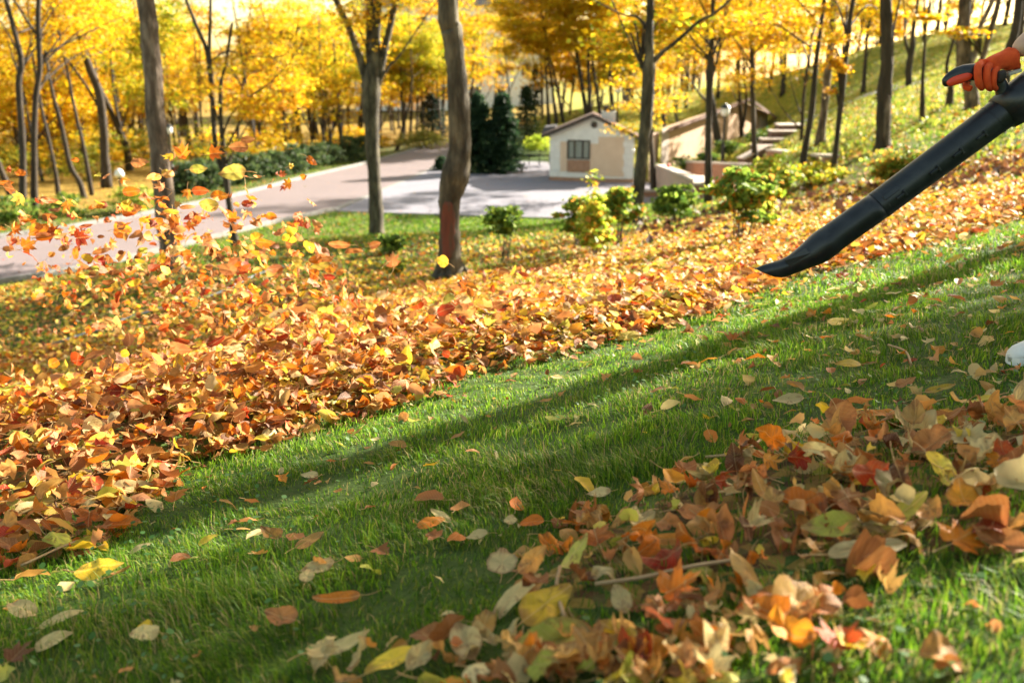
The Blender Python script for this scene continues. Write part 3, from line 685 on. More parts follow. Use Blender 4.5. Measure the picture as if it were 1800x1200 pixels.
# ---------------------------------------------------------------- shrubs, hedge, conifers
def bush(px, py, w, top, label, pal, n=2200, size=.075, name='shrub', stems=4, lift=.28, group=None, seed=None, wisp=None):
    """px,py = foot in the photo; w = width px, top = y px of its top"""
    b = hit(px, py); Y = b[1]; k = pxm(Y, py); sd_ = seed or int(px*7+py)
    root = empty(name, b, label, 'shrub', group); r = np.random.default_rng(sd_); rr = random.Random(sd_)
    Hh = (py-top)*k; R1 = w*k/2; hz = Hh*(1-lift)/2
    P, C_, r = crown_pts(n, R1, hz*1.05, sd_, clumps=46, spray=R1*.36, hollow=.3)
    P[:, 2] += Hh*lift+hz; P = P[P[:, 2] > Hh*lift*.5]
    cl = C_.copy(); cl[:, 2] += Hh*lift+hz
    V, Fc, col = leaves_at(P, size, pal, r, flat=.2)
    if wisp:
        pw = at(*wisp, Y)-b; t = r.random((90, 1)); Q = np.array([0, 0, Hh*.6])*(1-t)+pw*t+r.normal(size=(90, 3))*.05
        V2, F2, c2 = leaves_at(Q, size, GOL, r); Fc = np.concatenate([Fc, F2+len(V)]); V = np.concatenate([V, V2]); col = np.concatenate([col, c2])
    link('foliage', np_mesh('foliage', V, Fc, col=col), M['foliage'], root)
    mb = MB()
    for i in range(stems+6):
        q = cl[rr.randrange(len(cl))]; a = rr.uniform(0, 6.28); d = R1*.28 if i < stems else R1*.12
        s0 = b+np.array([math.cos(a)*d, math.sin(a)*d, -.05])
        s = smooth_path([(*s0, .005+.004*(i < stems)), (*(b+np.array([q[0]*.6, q[1]*.6, Hh*.35])), .005), (*(b+q), .004)], 3); mb.tube(s[:, :3], s[:, 3], 5)
    mb.build('stems', M['bark_dark'], root, smooth_=True); return root
bush(888, 462, 66, 361, 'small round topped shrub on bare stems, alone right of the crooked trunk', GRN+SHR[:2], n=1500, lift=.52, size=.07)
bush(1014, 440, 66, 335, 'green shrub behind the bright yellow green one, left of the pair', SHR, n=2400, lift=.25, size=.08)
bush(1088, 434, 62, 327, 'green shrub touching the greenish trunk, behind the bright one', SHR, n=2400, lift=.35, size=.08)
bush(1046, 452, 66, 336, 'bright yellow green sunlit shrub with a thin shoot sticking up', GOL, n=2300, lift=.1, size=.08, wisp=(1041, 302))
bush(1188, 398, 66, 330, 'low green shrub in front of the brick wall end', GRN+SHR[:2], n=1700, lift=.3, size=.1)
bush(1302, 424, 90, 293, 'largest dense green shrub at the foot of the lamp post', SHR+GRN[:2], n=3600, lift=.22, size=.09)
bush(1352, 352, 80, 280, 'sunlit yellow green shrub right behind the largest one', GOL+SHR[:2], n=2200, lift=.2, size=.11)
bush(1345, 402, 40, 320, 'thin sparse yellow shrub at the right side of the largest one', GOL, n=500, lift=.1, size=.08)
bush(1568, 322, 90, 262, 'loose green and orange shrub behind the middle of the blower tube', SHR+[(.6, .25, .04), (.3, .3, .04)], n=2200, lift=.1, size=.09)
bush(1625, 312, 80, 262, 'loose yellowish shrub half hidden by the blower tube', SHR+[(.6, .35, .04)], n=1400, lift=.1, size=.09)
bush(1440, 318, 120, 292, 'low wide yellow green clump around the foot of the slender leaning trunk', GOL+YGR, n=1500, lift=.0, size=.1)
bush(690, 446, 56, 410, 'small low dark green shrub at the foot of the forked trunk', GRN, n=900, lift=.1, size=.07)
bush(697, 490, 50, 450, 'tiny loose weed with orange leaves left of the crooked trunk', GRN+ORA[:2], n=300, lift=.1, size=.06)
bush(235, 375, 90, 325, 'yellow green bush at the far kerb left of the grey trunk', [(.3, .36, .05), (.5, .5, .06), (.15, .22, .03)], n=1700, lift=.0, size=.15)
bush(20, 395, 90, 345, 'dark green bush at the left edge beyond the road', GRN, n=1500, lift=0, size=.15)
bush(112, 380, 80, 340, 'green scrub between the two upright trunks and the kerb', GRN+[(.4, .4, .05)], n=1300, lift=0, size=.15)
# hedge along the far kerb
hr = empty('hedge', hit(480, 325), 'long dark blue green hedge along the far side of the road', 'hedge')
VV = []; FF = []; CC = []; o_ = 0; r = np.random.default_rng(77); mb = MB(); hp = np.array(hr.location)
HP = [(322, 343), (352, 337), (384, 331), (416, 326), (448, 319), (480, 312), (512, 306), (544, 298), (576, 291), (606, 285), (626, 280)]
for i, (px, py) in enumerate(HP):
    b = hit(px, py); k = pxm(b[1], py); Hh = (58-20*i/10)*k; P, C_, r2 = crown_pts(2600, 21*k*1.15, Hh*.55, 200+i, clumps=40, spray=.5, hollow=.5)
    P += b+np.array([0, 1.0, Hh*.5]); P = P[P[:, 2] > b[2]]
    V, Fc, col = leaves_at(P, .17, [(.03, .06, .022), (.045, .085, .03), (.075, .12, .04), (.11, .15, .05)], r2, flat=.1); VV.append(V-hp); FF.append(Fc+o_); CC.append(col); o_ += len(V)
    for j in range(6):
        q = b+np.array([0, 1, Hh*.5])+C_[j]; s = smooth_path([(b[0], b[1]+1, b[2]-.1, .03), (*(b*.4+q*.6), .02), (*q, .01)], 2); mb.tube(s[:, :3], s[:, 3], 5)
link('foliage', np_mesh('foliage', np.concatenate(VV), np.concatenate(FF), col=np.concatenate(CC)), M['foliage'], hr)
mb.build('stems', M['bark_dark'], hr, smooth_=True)
def conifer(px, py, w, top, label, seed, pal=DGR, n=22000, name='spruce', hit_=True, Y=None, size=.16):
    b = hit(px, py) if hit_ else at(px, py, Y); 
    if not hit_: b[2] = float(ground_h(b[0], b[1]))
    k = pxm(b[1], py); Hh = (py-top)*k; R1 = w*k/2; r = np.random.default_rng(seed)
    root = empty(name, b, label, 'conifer')
    nb = 260; t = np.sort(r.random(nb)**.8); az = r.uniform(0, 6.28, nb)
    L = R1*(1-t)**.55*r.uniform(.8, 1.12, nb)+.06; idx = r.integers(0, nb, n); s = r.random(n)**.6
    x = np.cos(az[idx])*L[idx]*s; y = np.sin(az[idx])*L[idx]*s; z = Hh*(.03+.95*t[idx])-.28*L[idx]*s+.1*L[idx]*s**3
    P = np.c_[x, y, z]+r.normal(size=(n, 3))*np.array([.09, .09, .05])*np.maximum(R1/1.4, .6)
    P[:, 2] = np.maximum(P[:, 2], .03)
    V, Fc, col = leaves_at(P, size, pal, r, flat=.1)
    link('foliage', np_mesh('foliage', V, Fc, col=col), M['foliage'], root)
    mb = MB(); mb.tube([b+(0, 0, -.1), b+(0, 0, Hh*.5), b+(0, 0, Hh*.96)], [R1*.07+.03, R1*.05+.02, .01], 7)
    for i in range(0, nb, 3):
        p0 = b+np.array([0, 0, Hh*(.03+.95*t[i])]); p1 = p0+np.array([math.cos(az[i])*L[i]*.85, math.sin(az[i])*L[i]*.85, -.18*L[i]]); mb.tube([p0, p1], [.02, .006], 4)
    mb.build('trunk', M['bark_dark'], root); return root
conifer(841, 304, 84, 168, 'left of two dark spruces beside the parking area', 1)
conifer(884, 304, 80, 166, 'right of two dark spruces, the one nearer the small house', 2)
conifer(777, 300, 42, 275, 'low dark juniper mound at the parking edge left of the spruces', 3, n=1500, name='juniper')
conifer(925, 282, 50, 195, 'far dark conifer between the spruces and the house', 4, [(.02, .045, .02), (.05, .08, .02)], n=3500, hit_=False, Y=84)
conifer(760, 238, 70, 160, 'broad dark evergreen at the end of the road left of the crooked trunk', 5, [(.015, .035, .025), (.03, .055, .04)], n=5500, hit_=False, Y=100)
conifer(940, 250, 30, 150, 'narrow dark conifer rising behind the roof, left end', 6, [(.02, .045, .03), (.04, .06, .03)], n=2500, hit_=False, Y=98)
bush(745, 262, 80, 225, 'yellowish clipped bush at the far end of the road', [(.25, .26, .05), (.36, .32, .06)], n=1800, lift=0, size=.2)
bush(945, 272, 50, 232, 'bright yellow green bush left of the small house', [(.3, .42, .04), (.6, .65, .06)], n=1400, lift=0, size=.17)
for i, (px, py, w, tp, lb) in enumerate([(1170, 322, 46, 290, 'dark green low bush at the left end of the tan wall'), (1210, 302, 60, 275, 'dark green low bush under the middle of the tan wall'), (1245, 287, 40, 262, 'dark green low bush behind the lamp post'), (1285, 272, 46, 248, 'dark green low bush left of the twin stems'), (1340, 250, 60, 232, 'dark green low bush under the right end of the tan wall')]):
    b0 = bush(px, py, w, tp, lb, GRN+[(.02, .05, .02)], n=1200, lift=0, size=.16)
# ---------------------------------------------------------------- buildings, walls, stairs, lamps
M['stucco_white'] = pbr('stucco_white', [(.3, (.74, .73, .71)), (.7, (.86, .85, .83))], 3, .9, .2, 30)
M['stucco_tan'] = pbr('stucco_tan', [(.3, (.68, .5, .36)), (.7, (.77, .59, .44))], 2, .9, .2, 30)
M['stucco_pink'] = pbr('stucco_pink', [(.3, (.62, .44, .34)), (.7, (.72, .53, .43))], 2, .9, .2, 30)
M['stucco_shade'] = pbr('stucco_tan_shaded', [(.3, (.42, .28, .18)), (.7, (.5, .34, .22))], 2, .9, .2, 30)  # darker copy of the tan stucco, shade put into its colour
M['plinth'] = pbr('stone_plinth', [(.3, (.3, .16, .1)), (.7, (.45, .27, .18))], 5, .9, .5)
M['roof_brown'] = pbr('roof_tile_brown', [(.3, (.07, .03, .018)), (.7, (.14, .065, .04))], 4, .85, .8, 12)
M['roof_grey'] = pbr('roof_tile_grey', [(.3, (.07, .065, .07)), (.7, (.14, .13, .14))], 4, .85, .8, 12)
M['frame_dark'] = pbr('dark_timber', [(.3, (.03, .02, .015)), (.7, (.06, .04, .03))], 6, .6, .2)
M['concrete'] = pbr('step_concrete', [(.3, (.4, .33, .29)), (.7, (.58, .5, .45))], 4, .9, .3)
M['riser'] = pbr('riser_brick', [(.3, (.12, .07, .055)), (.7, (.2, .12, .1))], 6, .9, .5)
M['black_metal'] = pbr('black_metal', [(.4, (.012, .012, .014)), (.6, (.02, .02, .022))], 10, .4, 0)
M['white_paint'] = pbr('white_paint', [(.4, (.75, .75, .74)), (.6, (.82, .82, .8))], 5, .5, 0)
M['milk_glass'] = pbr('milk_glass', [(.5, (.85, .85, .82))], 5, .25, 0)
M['red_paint'] = pbr('red_paint', [(.4, (.55, .04, .02)), (.6, (.62, .07, .03))], 5, .5, 0)
M['orange_paint'] = pbr('orange_paint', [(.4, (.45, .13, .04)), (.6, (.55, .18, .06))], 5, .6, 0)
M['teal'] = pbr('teal_plastic', [(.4, (.01, .12, .11)), (.6, (.015, .15, .13))], 5, .45, 0)
M['curtain'] = pbr('curtain', [(.4, (.42, .46, .42)), (.6, (.62, .66, .6))], 2, .9, .1, stretch=(14, 14, .2))
def glassmat():
    m, nt, out = newmat('window_glass'); p = N(nt, 'ShaderNodeBsdfPrincipled'); p.inputs['Base Color'].default_value = (.05, .06, .06, 1); p.inputs['Roughness'].default_value = .08
    t = nt.nodes.new('ShaderNodeBsdfTransparent'); mx = nt.nodes.new('ShaderNodeMixShader'); mx.inputs[0].default_value = .14
    nt.links.new(t.outputs[0], mx.inputs[1]); nt.links.new(p.outputs[0], mx.inputs[2]); nt.links.new(mx.outputs[0], out.inputs[0]); return m
M['glass'] = glassmat()
def brickmat(name, c1, c2, mo, s):
    m, nt, out = newmat(name); co = nt.nodes.new('ShaderNodeTexCoord').outputs['Object']
    mp = nt.nodes.new('ShaderNodeMapping'); mp.inputs['Rotation'].default_value = (math.pi/2, 0, 0); nt.links.new(co, mp.inputs[0])
    br = nt.nodes.new('ShaderNodeTexBrick'); br.inputs['Scale'].default_value = s; nt.links.new(mp.outputs[0], br.inputs['Vector'])
    br.inputs['Color1'].default_value = (*c1, 1); br.inputs['Color2'].default_value = (*c2, 1); br.inputs['Mortar'].default_value = (*mo, 1)
    c = mixc(nt, mathn(nt, 'MULTIPLY', noise(nt, 2, 5, .7, co), .4), br.outputs['Color'], tuple(x*.5 for x in c1))
    b = N(nt, 'ShaderNodeBsdfPrincipled'); b.inputs['Roughness'].default_value = .9; nt.links.new(c, b.inputs['Base Color']); nt.links.new(b.outputs[0], out.inputs[0]); return m
M['brick'] = brickmat('wall_brick', (.36, .14, .07), (.45, .2, .1), (.4, .33, .27), 4)
M['brick_pink'] = brickmat('wall_brick_pink', (.52, .34, .25), (.58, .4, .31), (.5, .42, .36), 4)

class Facade:
    """a vertical plane through two ground points; pixels are cast onto it"""
    def __init__(s, L, R, z0):
        s.L = np.array([L[0], L[1], z0], float); s.R = np.array([R[0], R[1], z0], float)
        s.W = np.linalg.norm(s.R-s.L); s.u = (s.R-s.L)/s.W; s.n = np.array([s.u[1], -s.u[0], 0])   # n points to the viewer
        if s.n[1] > 0: s.n = -s.n
    def px(s, px, py):
        d = ray(px, py); o = np.array([0, 0, CAMZ]); t = np.dot(s.L-o, s.n)/np.dot(d, s.n); p = o+d*t
        return np.dot(p-s.L, s.u), p[2]
    def p(s, a, z, out=0): return s.L+s.u*a+np.array([0, 0, z-s.L[2]])+s.n*out
    def rect(s, mb, a0, z0, a1, z1, o0, o1):
        q = s.p(a0, z0, o0); mb.box(q, s.u*(a1-a0), s.n*(o1-o0), (0, 0, z1-z0))
    def prect(s, mb, x0, y0, x1, y1, o0, o1):
        xm, ym = (x0+x1)/2, (y0+y1)/2
        a0, _ = s.px(x0, ym); a1, _ = s.px(x1, ym); _, zt = s.px(xm, y0); _, zb = s.px(xm, y1); s.rect(mb, a0, zb, a1, zt, o0, o1)
# --- small white house
L = at(967, 304, 59.5)[:2]; Rr = at(1112, 316, 58.0)[:2]; f = Facade(L, Rr, 0.0)
_, zl = f.px(970, 235); _, zr = f.px(1112, 239); ze = (zl+zr)/2; aa, za = f.px(1045, 204); DP = 2.8
house = empty('small_house', f.p(f.W/2, 0), 'small white gabled house with tan panels, a round vent and one dark framed window', 'house')
back = np.array([.085, .996, 0])
mb = MB(); mb.prism([f.p(0, 0), f.p(f.W, 0), f.p(f.W, ze), f.p(aa, za), f.p(0, ze)], back*DP); mb.build('wall', M['stucco_white'], house)
mb = MB()
f.prect(mb, 985, 249, 996.5, 301, .003, .03); mb.build('render_panel', M['stucco_tan'], house); mb = MB(); f.prect(mb, 1051.5, 241, 1097, 310, .003, .03); f.prect(mb, 1037.5, 253, 1051.3, 308, .003, .0285); mb.build('render_panel', M['stucco_tan'], house)
mb = MB(); f.prect(mb, 997, 281.5, 1037, 303, .003, .05); f.rect(mb, -.04, 0, f.W+.04, .22, .003, .06); mb.build('stone_plinth', M['plinth'], house)
for a0, a1 in ((-.03, f.W*.105), (f.W*.9, f.W+.03)):
    mb = MB(); k = 0; z = .23
    while z < ze-.25:
        e = .1 if k % 2 else 0
        f.rect(mb, a0 if a0 < 1 else a0-e, z, a1+e if a0 < 1 else a1, z+.34, .003, .045); z += .36; k += 1
    mb.build('corner_stone', M['stucco_white'], house, bevel=.01)
# window
a0, zt = f.px(998, 246); a1, zb = f.px(1037, 280); 
wf = MB(); t = .07
for r_ in ((a0, zb, a1, zb+t), (a0, zt-t, a1, zt), (a0, zb+t, a0+t, zt-t), (a1-t, zb+t, a1, zt-t)): f.rect(wf, *r_, .003, .1)
for q in (.31, .68): f.rect(wf, a0+(a1-a0)*q-.035, zb+t, a0+(a1-a0)*q+.035, zt-t, .003, .09)
wo = wf.build('window', M['frame_dark'], house)
g = MB(); f.rect(g, a0+t, zb+t, a1-t, zt-t, .035, .05)
gm = g.build('glass', M['glass'], house); gm.parent = wo
g = MB(); 
for i in range(12):
    q0 = a0+t+(a1-a0-2*t)*i/12; f.rect(g, q0, zb+t, q0+(a1-a0-2*t)/12-.02, zt-t, .005, .014+.008*(i % 2))
gm = g.build('curtain', M['curtain'], house); gm.parent = wo
# round vent
av, zv = f.px(1044.5, 219.5); _, z2 = f.px(1044.5, 213.5); rv = abs(z2-zv)
v = MB(); ring = [f.p(av+rv*math.cos(i*math.pi/12), zv+rv*math.sin(i*math.pi/12), .003) for i in range(24)]; v.prism(ring, f.n*.04); v.build('round_vent', M['frame_dark'], house)
# roof: two slopes with overhang, fascia
ov = .45; th = .14
for (ea, eb, nm) in ((0, aa, 'roof'), (f.W, aa, 'roof')):
    r_ = MB(); sg = -1 if ea == 0 else 1; sl = (za-ze)/abs(aa-ea)
    e0 = f.p(ea+sg*ov, ze-sl*ov, .35); a_ = f.p(aa+sg*.0, za, .35); up = np.array([0, 0, th])
    r_.prism([e0+(0, 0, .004), a_+(0, 0, .004), a_+up, e0+up], back*(DP+.7)); r_.build(nm, M['roof_brown'], house)
    r_ = MB(); r_.prism([e0+f.n*.03-up*.5, a_+f.n*.03-up*.5, a_+f.n*.03+up*1.05, e0+f.n*.03+up*1.05], -f.n*.025); r_.build('fascia', M['frame_dark'], house)
# grey wing roof at the left rear
wg = MB(); p0 = f.p(-.02, ze-.1, -1.2); wg.prism([p0-f.u*.95+(0, 0, -.1), p0+(0, 0, -.1), p0+(0, 0, .5), p0-f.u*.7+(0, 0, .42)], back*2.4); wg.build('wing_roof', M['roof_grey'], house)
wg = MB(); wg.box(p0-f.u*.3+back*.5+(0, 0, -(ze-.1)+.0), f.u*.28, back*1.6, (0, 0, ze-.24)); wg.build('wing_wall', M['stucco_tan'], house)
ch = MB(); ac, zc = f.px(1063, 212); ch.box(f.p(ac-.4, za-.75, -.9), f.u*.85, back*.8, (0, 0, .98)); co1 = ch.build('chimney', M['stucco_white'], house)
ch = MB(); ch.box(f.p(ac-.3, za+.234, -1.0), f.u*.65, back*.6, (0, 0, .3)); cc_ = ch.build('chimney_cap', M['frame_dark'], house); cc_.parent = co1
# --- long tan building on the bank
PL = at(1160, 311, 60.5); PR = at(1348, 229, 84)
g2 = Facade(PL[:2], PR[:2], PL[2]); b2 = empty('long_building', g2.p(g2.W/2, PL[2]), 'long tan building with a brown gable roof set into the grassy bank', 'building')
aE, zE = g2.px(1160, 227); aA, zA = g2.px(1302, 178); aR, zR = g2.px(1349, 199); aB, zB = g2.px(1345, 229)
bk = np.array([.22, .975, 0]); D2 = 1.5
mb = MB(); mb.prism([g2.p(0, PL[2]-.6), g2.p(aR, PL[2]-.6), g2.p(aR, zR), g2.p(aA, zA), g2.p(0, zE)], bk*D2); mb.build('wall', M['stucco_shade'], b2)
mb = MB(); up = np.array([0, 0, .2])
for (q0, q1) in (((-.9, zE-.15), (aA, zA)), ((aA, zA), (aR+1.6, zR-.75))):
    mb.prism([g2.p(*q0, .7)+(0, 0, .01), g2.p(*q1, .7)+(0, 0, .01), g2.p(*q1, .7)+up, g2.p(*q0, .7)+up], bk*(D2+.9))
mb.build('roof', M['roof_brown'], b2)
for a0, a1, zt_ in ((.02, 1.25, zE-.05), (aR-2.6, aR-.02, zR-.1)):
    z = PL[2]-.3; mb = MB()
    while z < zt_-.35: g2.rect(mb, a0, z, a1, z+.36, .003, .05); z += .385
    mb.build('corner_stone', M['concrete'], b2)
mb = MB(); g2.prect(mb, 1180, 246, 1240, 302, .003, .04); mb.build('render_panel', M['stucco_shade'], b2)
mb = MB(); mb.box(g2.p(0, PL[2]-.5, -.3)-g2.u*1.2, g2.u*1.19, bk*1.7, (0, 0, zE-PL[2]+.2)); mb.build('side_wall', M['stucco_pink'], b2)
# --- pale building glimpsed through the leaves
bp = at(800, 240, 175); bz = 0; ab = empty('far_building', (bp[0], 175, 0), 'pale building with a blue grey roof glimpsed far behind the yellow crowns', 'building')
mb = MB(); mb.box((bp[0]-17, 175, 0), (34, 0, 0), (0, 14, 0), (0, 0, 17)); mb.build('wall', M['stucco_white'], ab)
mb = MB(); mb.prism([(bp[0]-18, 174.2, 17.01), (bp[0]+18, 174.2, 17.01), (bp[0]+13, 181, 22), (bp[0]-13, 181, 22)], (0, 9, 0)); mb.build('roof', M['roof_grey'], ab)
for i in range(7):
    for j in range(4):
        mb = MB(); mb.box((bp[0]-15+i*4.4, 174.9, 2+j*3.8), (1.6, 0, 0), (0, .09, 0), (0, 0, 2)); mb.build('window', M['frame_dark'], ab)
# --- garden walls
def wall(name, label, P0, P1, ztop, thick, mat, cap=.09, zb=-.5, z1=None):
    P0 = np.array(P0, float); P1 = np.array(P1, float); L = np.linalg.norm(P1[:2]-P0[:2]); u = np.array([*(P1[:2]-P0[:2])/L, 0]); n = np.array([-u[1], u[0], 0])
    root = empty(name, (*P0[:2], P0[2]), label, 'wall'); z1 = z1 if z1 is not None else ztop
    g0 = min(P0[2], P1[2])+zb
    mb = MB(); q = np.array([*P0[:2], 0]); r_ = np.array([*P1[:2], 0])
    mb.prism([q+(0, 0, g0), r_+(0, 0, g0), r_+(0, 0, z1), q+(0, 0, ztop)], n*thick); mb.build('masonry', mat, root)
    mb = MB(); e = u*.05; mb.prism([q-e-n*.05+(0, 0, ztop+.003), r_+e-n*.05+(0, 0, z1+.003), r_+e-n*.05+(0, 0, z1+cap), q-e-n*.05+(0, 0, ztop+cap)], n*(thick+.1)); mb.build('coping', M['concrete'], root); return root
def topz(px, py, P): return CAMZ+ray(px, py)[2]*P[1]/ray(px, py)[1]
a_ = hit(1234, 351); b_ = np.array([*onz(1152, 338), 0]); b_[:2] = at(1152, 338, 55)[:2]
wall('garden_wall', 'low pinkish wall with pale coping beside the parking area, behind the low green shrub', b_, a_, topz(1152, 292, b_), .4, M['brick_pink'], z1=topz(1234, 325, a_))
e_ = a_+np.array([.45, 2.2, 0]); wall('garden_wall', 'short brick end piece at the near corner of the low pinkish wall', a_+np.array([.06, 0, 0]), e_, topz(1234, 325, a_)-.02, .3, M['brick'])
a_ = hit(1204, 309); b_ = hit(1312, 301); wall('garden_wall', 'red brick planter wall below the lamp post with pale coping', a_, b_, topz(1204, 286, a_), .35, M['brick'], z1=topz(1312, 292, b_))
a_ = hit(1347, 285); b_ = hit(1450, 290); wall('garden_wall', 'low red wall running right from the foot of the garden steps', a_, b_, topz(1347, 266, a_), .35, M['brick'], z1=topz(1450, 277, b_))
a_ = hit(1140, 347); b_ = a_+np.array([-1.0, .3, 0]); wall('garden_wall', 'tiny brick kerb wall at the foot of the greenish trunk by the parking area', b_+np.array([-.6, 0, 0]), a_+np.array([.6, 0, 0]), a_[2]+.28, .3, M['brick'])
# --- garden steps
stp = [(1326, 1379, 256, 45.0), (1341, 1390, 244, 46.0), (1357, 1403, 230, 46.9), (1371, 1414, 219, 47.9)]
st = empty('garden_steps', at(1350, 262, 45), 'broad garden steps with pale treads climbing the grassy bank', 'steps')
for i, (x0, x1, py, Y) in enumerate(stp):
    A0 = at(x0, py, Y); A1 = at(x1, py, Y); mb = MB(); dy = (stp[i+1][3]-Y if i < 3 else 1.2)+.3
    mb.box((A0[0], Y, A0[2]-.9), (A1[0]-A0[0], 0, 0), (dy*.1, dy, 0), (0, 0, .82)); r_ = mb.build('riser', M['riser'], st)
    mb = MB(); mb.box((A0[0]-.05, Y-.06, A0[2]-.077), (A1[0]-A0[0]+.1, 0, 0), (dy*.1, dy, 0), (0, 0, .077)); mb.build('tread', M['concrete'], st)
wall('stair_wall', 'dark brown sloping flank wall at the lower left of the garden steps', at(1309, 290, 43.6), at(1348, 272, 44.4), topz(1309, 280, at(1309, 290, 43.6)), .4, M['riser'], cap=.05, z1=topz(1348, 258, at(1348, 272, 44.4)), zb=-.3)
# --- lamps
def lamp_post(foot, toppy, label, wpx=4, lantern=14, name='lamp_post'):
    Y = foot[1]; px0, py0, _ = proj(foot); k = pxm(Y, py0); Hh = (py0-toppy)*k; r = lantern*k/2
    root = empty(name, foot, label, 'lamp'); f0 = np.array(foot, float)
    mb = MB(); w_ = wpx*k/2; mb.lathe(f0, [(w_*2.4, -.1), (w_*2.4, .12), (w_*1.6, .2), (w_*1.5, Hh*.38), (w_*1.1, Hh*.4), (w_*.9, Hh-r*3.1), (w_*1.8, Hh-r*3.0), (w_*1.8, Hh-r*2.85)], 10); mb.build('post', M['black_metal'], root, smooth_=False)
    mb = MB(); mb.lathe(f0+(0, 0, Hh-r*2.85), [(r*.55, .003), (r*.95, r*.5), (r*1.0, r*1.5), (r*.8, r*1.7)], 12); mb.build('lantern', M['milk_glass'], root, smooth_=True)
    mb = MB(); mb.lathe(f0+(0, 0, Hh-r*1.13), [(r*1.15, 0), (r*1.1, r*.12), (r*.6, r*.65), (r*.18, r*.85), (r*.12, r*1.13)], 12); mb.build('lamp_cap', M['black_metal'], root, smooth_=True); return root
lamp_post(hit(1269, 303), 184, 'black lamp post with a white lantern in front of the tan building', 4.5, 16)
p = hit(306, 338); lamp_post(p, 219, 'lamp post with a white lantern right behind the tall grey trunk', 4, 13)
p = at(1085, 212, 84); p[2] = float(ground_h(p[0], p[1])); lamp_post(p, 150, 'far lamp with a round white globe on the bright slope above the house', 3, 11)
p = hit(214, 352); r0 = empty('bollard_light', p, 'low white domed bollard light among the leaves left of the grey trunk', 'lamp'); k = pxm(p[1], 340)
mb = MB(); mb.lathe(p, [(.05, -.1), (.05, 40*k), (.12, 41*k)], 10); mb.build('post', M['black_metal'], r0)
mb = MB(); mb.lathe(p+(0, 0, 41*k), [(8*k, .003), (8.5*k, 5*k), (6*k, 11*k), (1*k, 14*k)], 12); mb.build('dome', M['milk_glass'], r0, smooth_=True)
p = hit(306, 337); p = p+np.array([.15, .1, 0]); r0 = empty('marker_post', p, 'white marker post with a red band beside the grey trunk at the far kerb', 'post'); k = pxm(p[1], 330)
mb = MB(); mb.box(p+(-4*k, 0, -.1), (8*k, 0, 0), (0, .08, 0), (0, 0, 38*k)); mb.build('post', M['white_paint'], r0)
mb = MB(); mb.box(p+(-4.3*k, -.004, 38*k-.097), (8.6*k, 0, 0), (0, .088, 0), (0, 0, 10*k)); mb.build('red_band', M['red_paint'], r0)
p = at(1174, 322, 49.5); p[2] = 0.; r0 = empty('bollard', p, 'orange brown bollard with a red cap by the low pinkish wall', 'bollard'); k = pxm(49.5, 300); tz = topz(1174, 296, p)
mb = MB(); mb.lathe(p, [(4*k, -.1), (4*k, .1), (3*k, .12), (3*k, tz)], 10); mb.build('post', M['orange_paint'], r0)
mb = MB(); mb.lathe(p+(0, 0, tz), [(3.6*k, .002), (3.8*k, 4*k), (2.4*k, 8*k), (.3*k, 9*k)], 10); mb.build('cap', M['red_paint'], r0, smooth_=True)
p = np.array([*onz(1109, 318), 0]); r0 = empty('litter_bin', p, 'small teal litter bin at the right corner of the small white house', 'bin'); k = pxm(p[1], 310)
mb = MB(); mb.lathe(p, [(3.6*k, .01), (4.6*k, 4*k), (5.2*k, 19*k), (5.4*k, 20*k)], 12); mb.build('body', M['teal'], r0)
mb = MB(); mb.lathe(p+(0, 0, 20*k), [(5.8*k, .003), (5.6*k, 2*k), (3*k, 5*k), (.4*k, 5.6*k)], 12); mb.build('lid', M['teal'], r0, smooth_=True)
p = np.array([*onz(1117, 316), 0]); p[1] += 2; r0 = empty('wooden_post', p, 'orange wooden post with a pale round top between the house and the greenish trunk', 'post'); k = pxm(p[1], 300)
mb = MB(); mb.box(p+(-3*k, 0, 0), (6*k, 0, 0), (0, .18, 0), (0, 0, 40*k)); mb.build('post', M['orange_paint'], r0, bevel=.01)
mb = MB(); mb.lathe(p+(0, .09, 40*k), [(3*k, .003), (4.6*k, 3*k), (3.6*k, 7*k), (.5*k, 8*k)], 10); mb.build('cap', M['milk_glass'], r0, smooth_=True)
# low rail between the spruces and the house
a_ = onz(912, 289); b_ = onz(966, 291); r0 = empty('rail_fence', (*a_, 0), 'low dark rail fence between the spruces and the small house', 'fence')
u = (b_-a_)/np.linalg.norm(b_-a_); Lf = np.linalg.norm(b_-a_)
mb = MB(); mb.box((*a_, .62), (*(u*Lf), 0), (0, .06, 0), (0, 0, .1)); mb.build('rail', M['black_metal'], r0)
mb = MB(); mb.box((*a_, .3), (*(u*Lf), 0), (0, .05, 0), (0, 0, .06)); mb.build('rail', M['black_metal'], r0)
for i in range(4):
    q = a_+u*(Lf*i/3); mb = MB(); mb.box((q[0]-.04, q[1]-.073, 0), (.08, 0, 0), (0, .07, 0), (0, 0, .78)); mb.build('post', M['black_metal'], r0)
# hose lying across the leafy lawn
M['hose'] = pbr('hose_blue', [(.4, (.1, .14, .16)), (.6, (.16, .2, .22))], 5, .5, 0)
hpts = [hit(px, py) for px, py in [(90, 610), (190, 577), (225, 562), (262, 552), (310, 538), (345, 532), (395, 514), (430, 496), (470, 480), (520, 468)]]
s = smooth_path([(*(q+(0, 0, .03)), .016) for q in hpts], 5); mb = MB(); mb.tube(s[:, :3], s[:, 3], 7)
o = mb.build('garden_hose', M['hose'], smooth_=True, origin=hpts[0]); tag(o, 'blue grey garden hose lying across the leafy lawn left of the crooked trunk', 'hose')
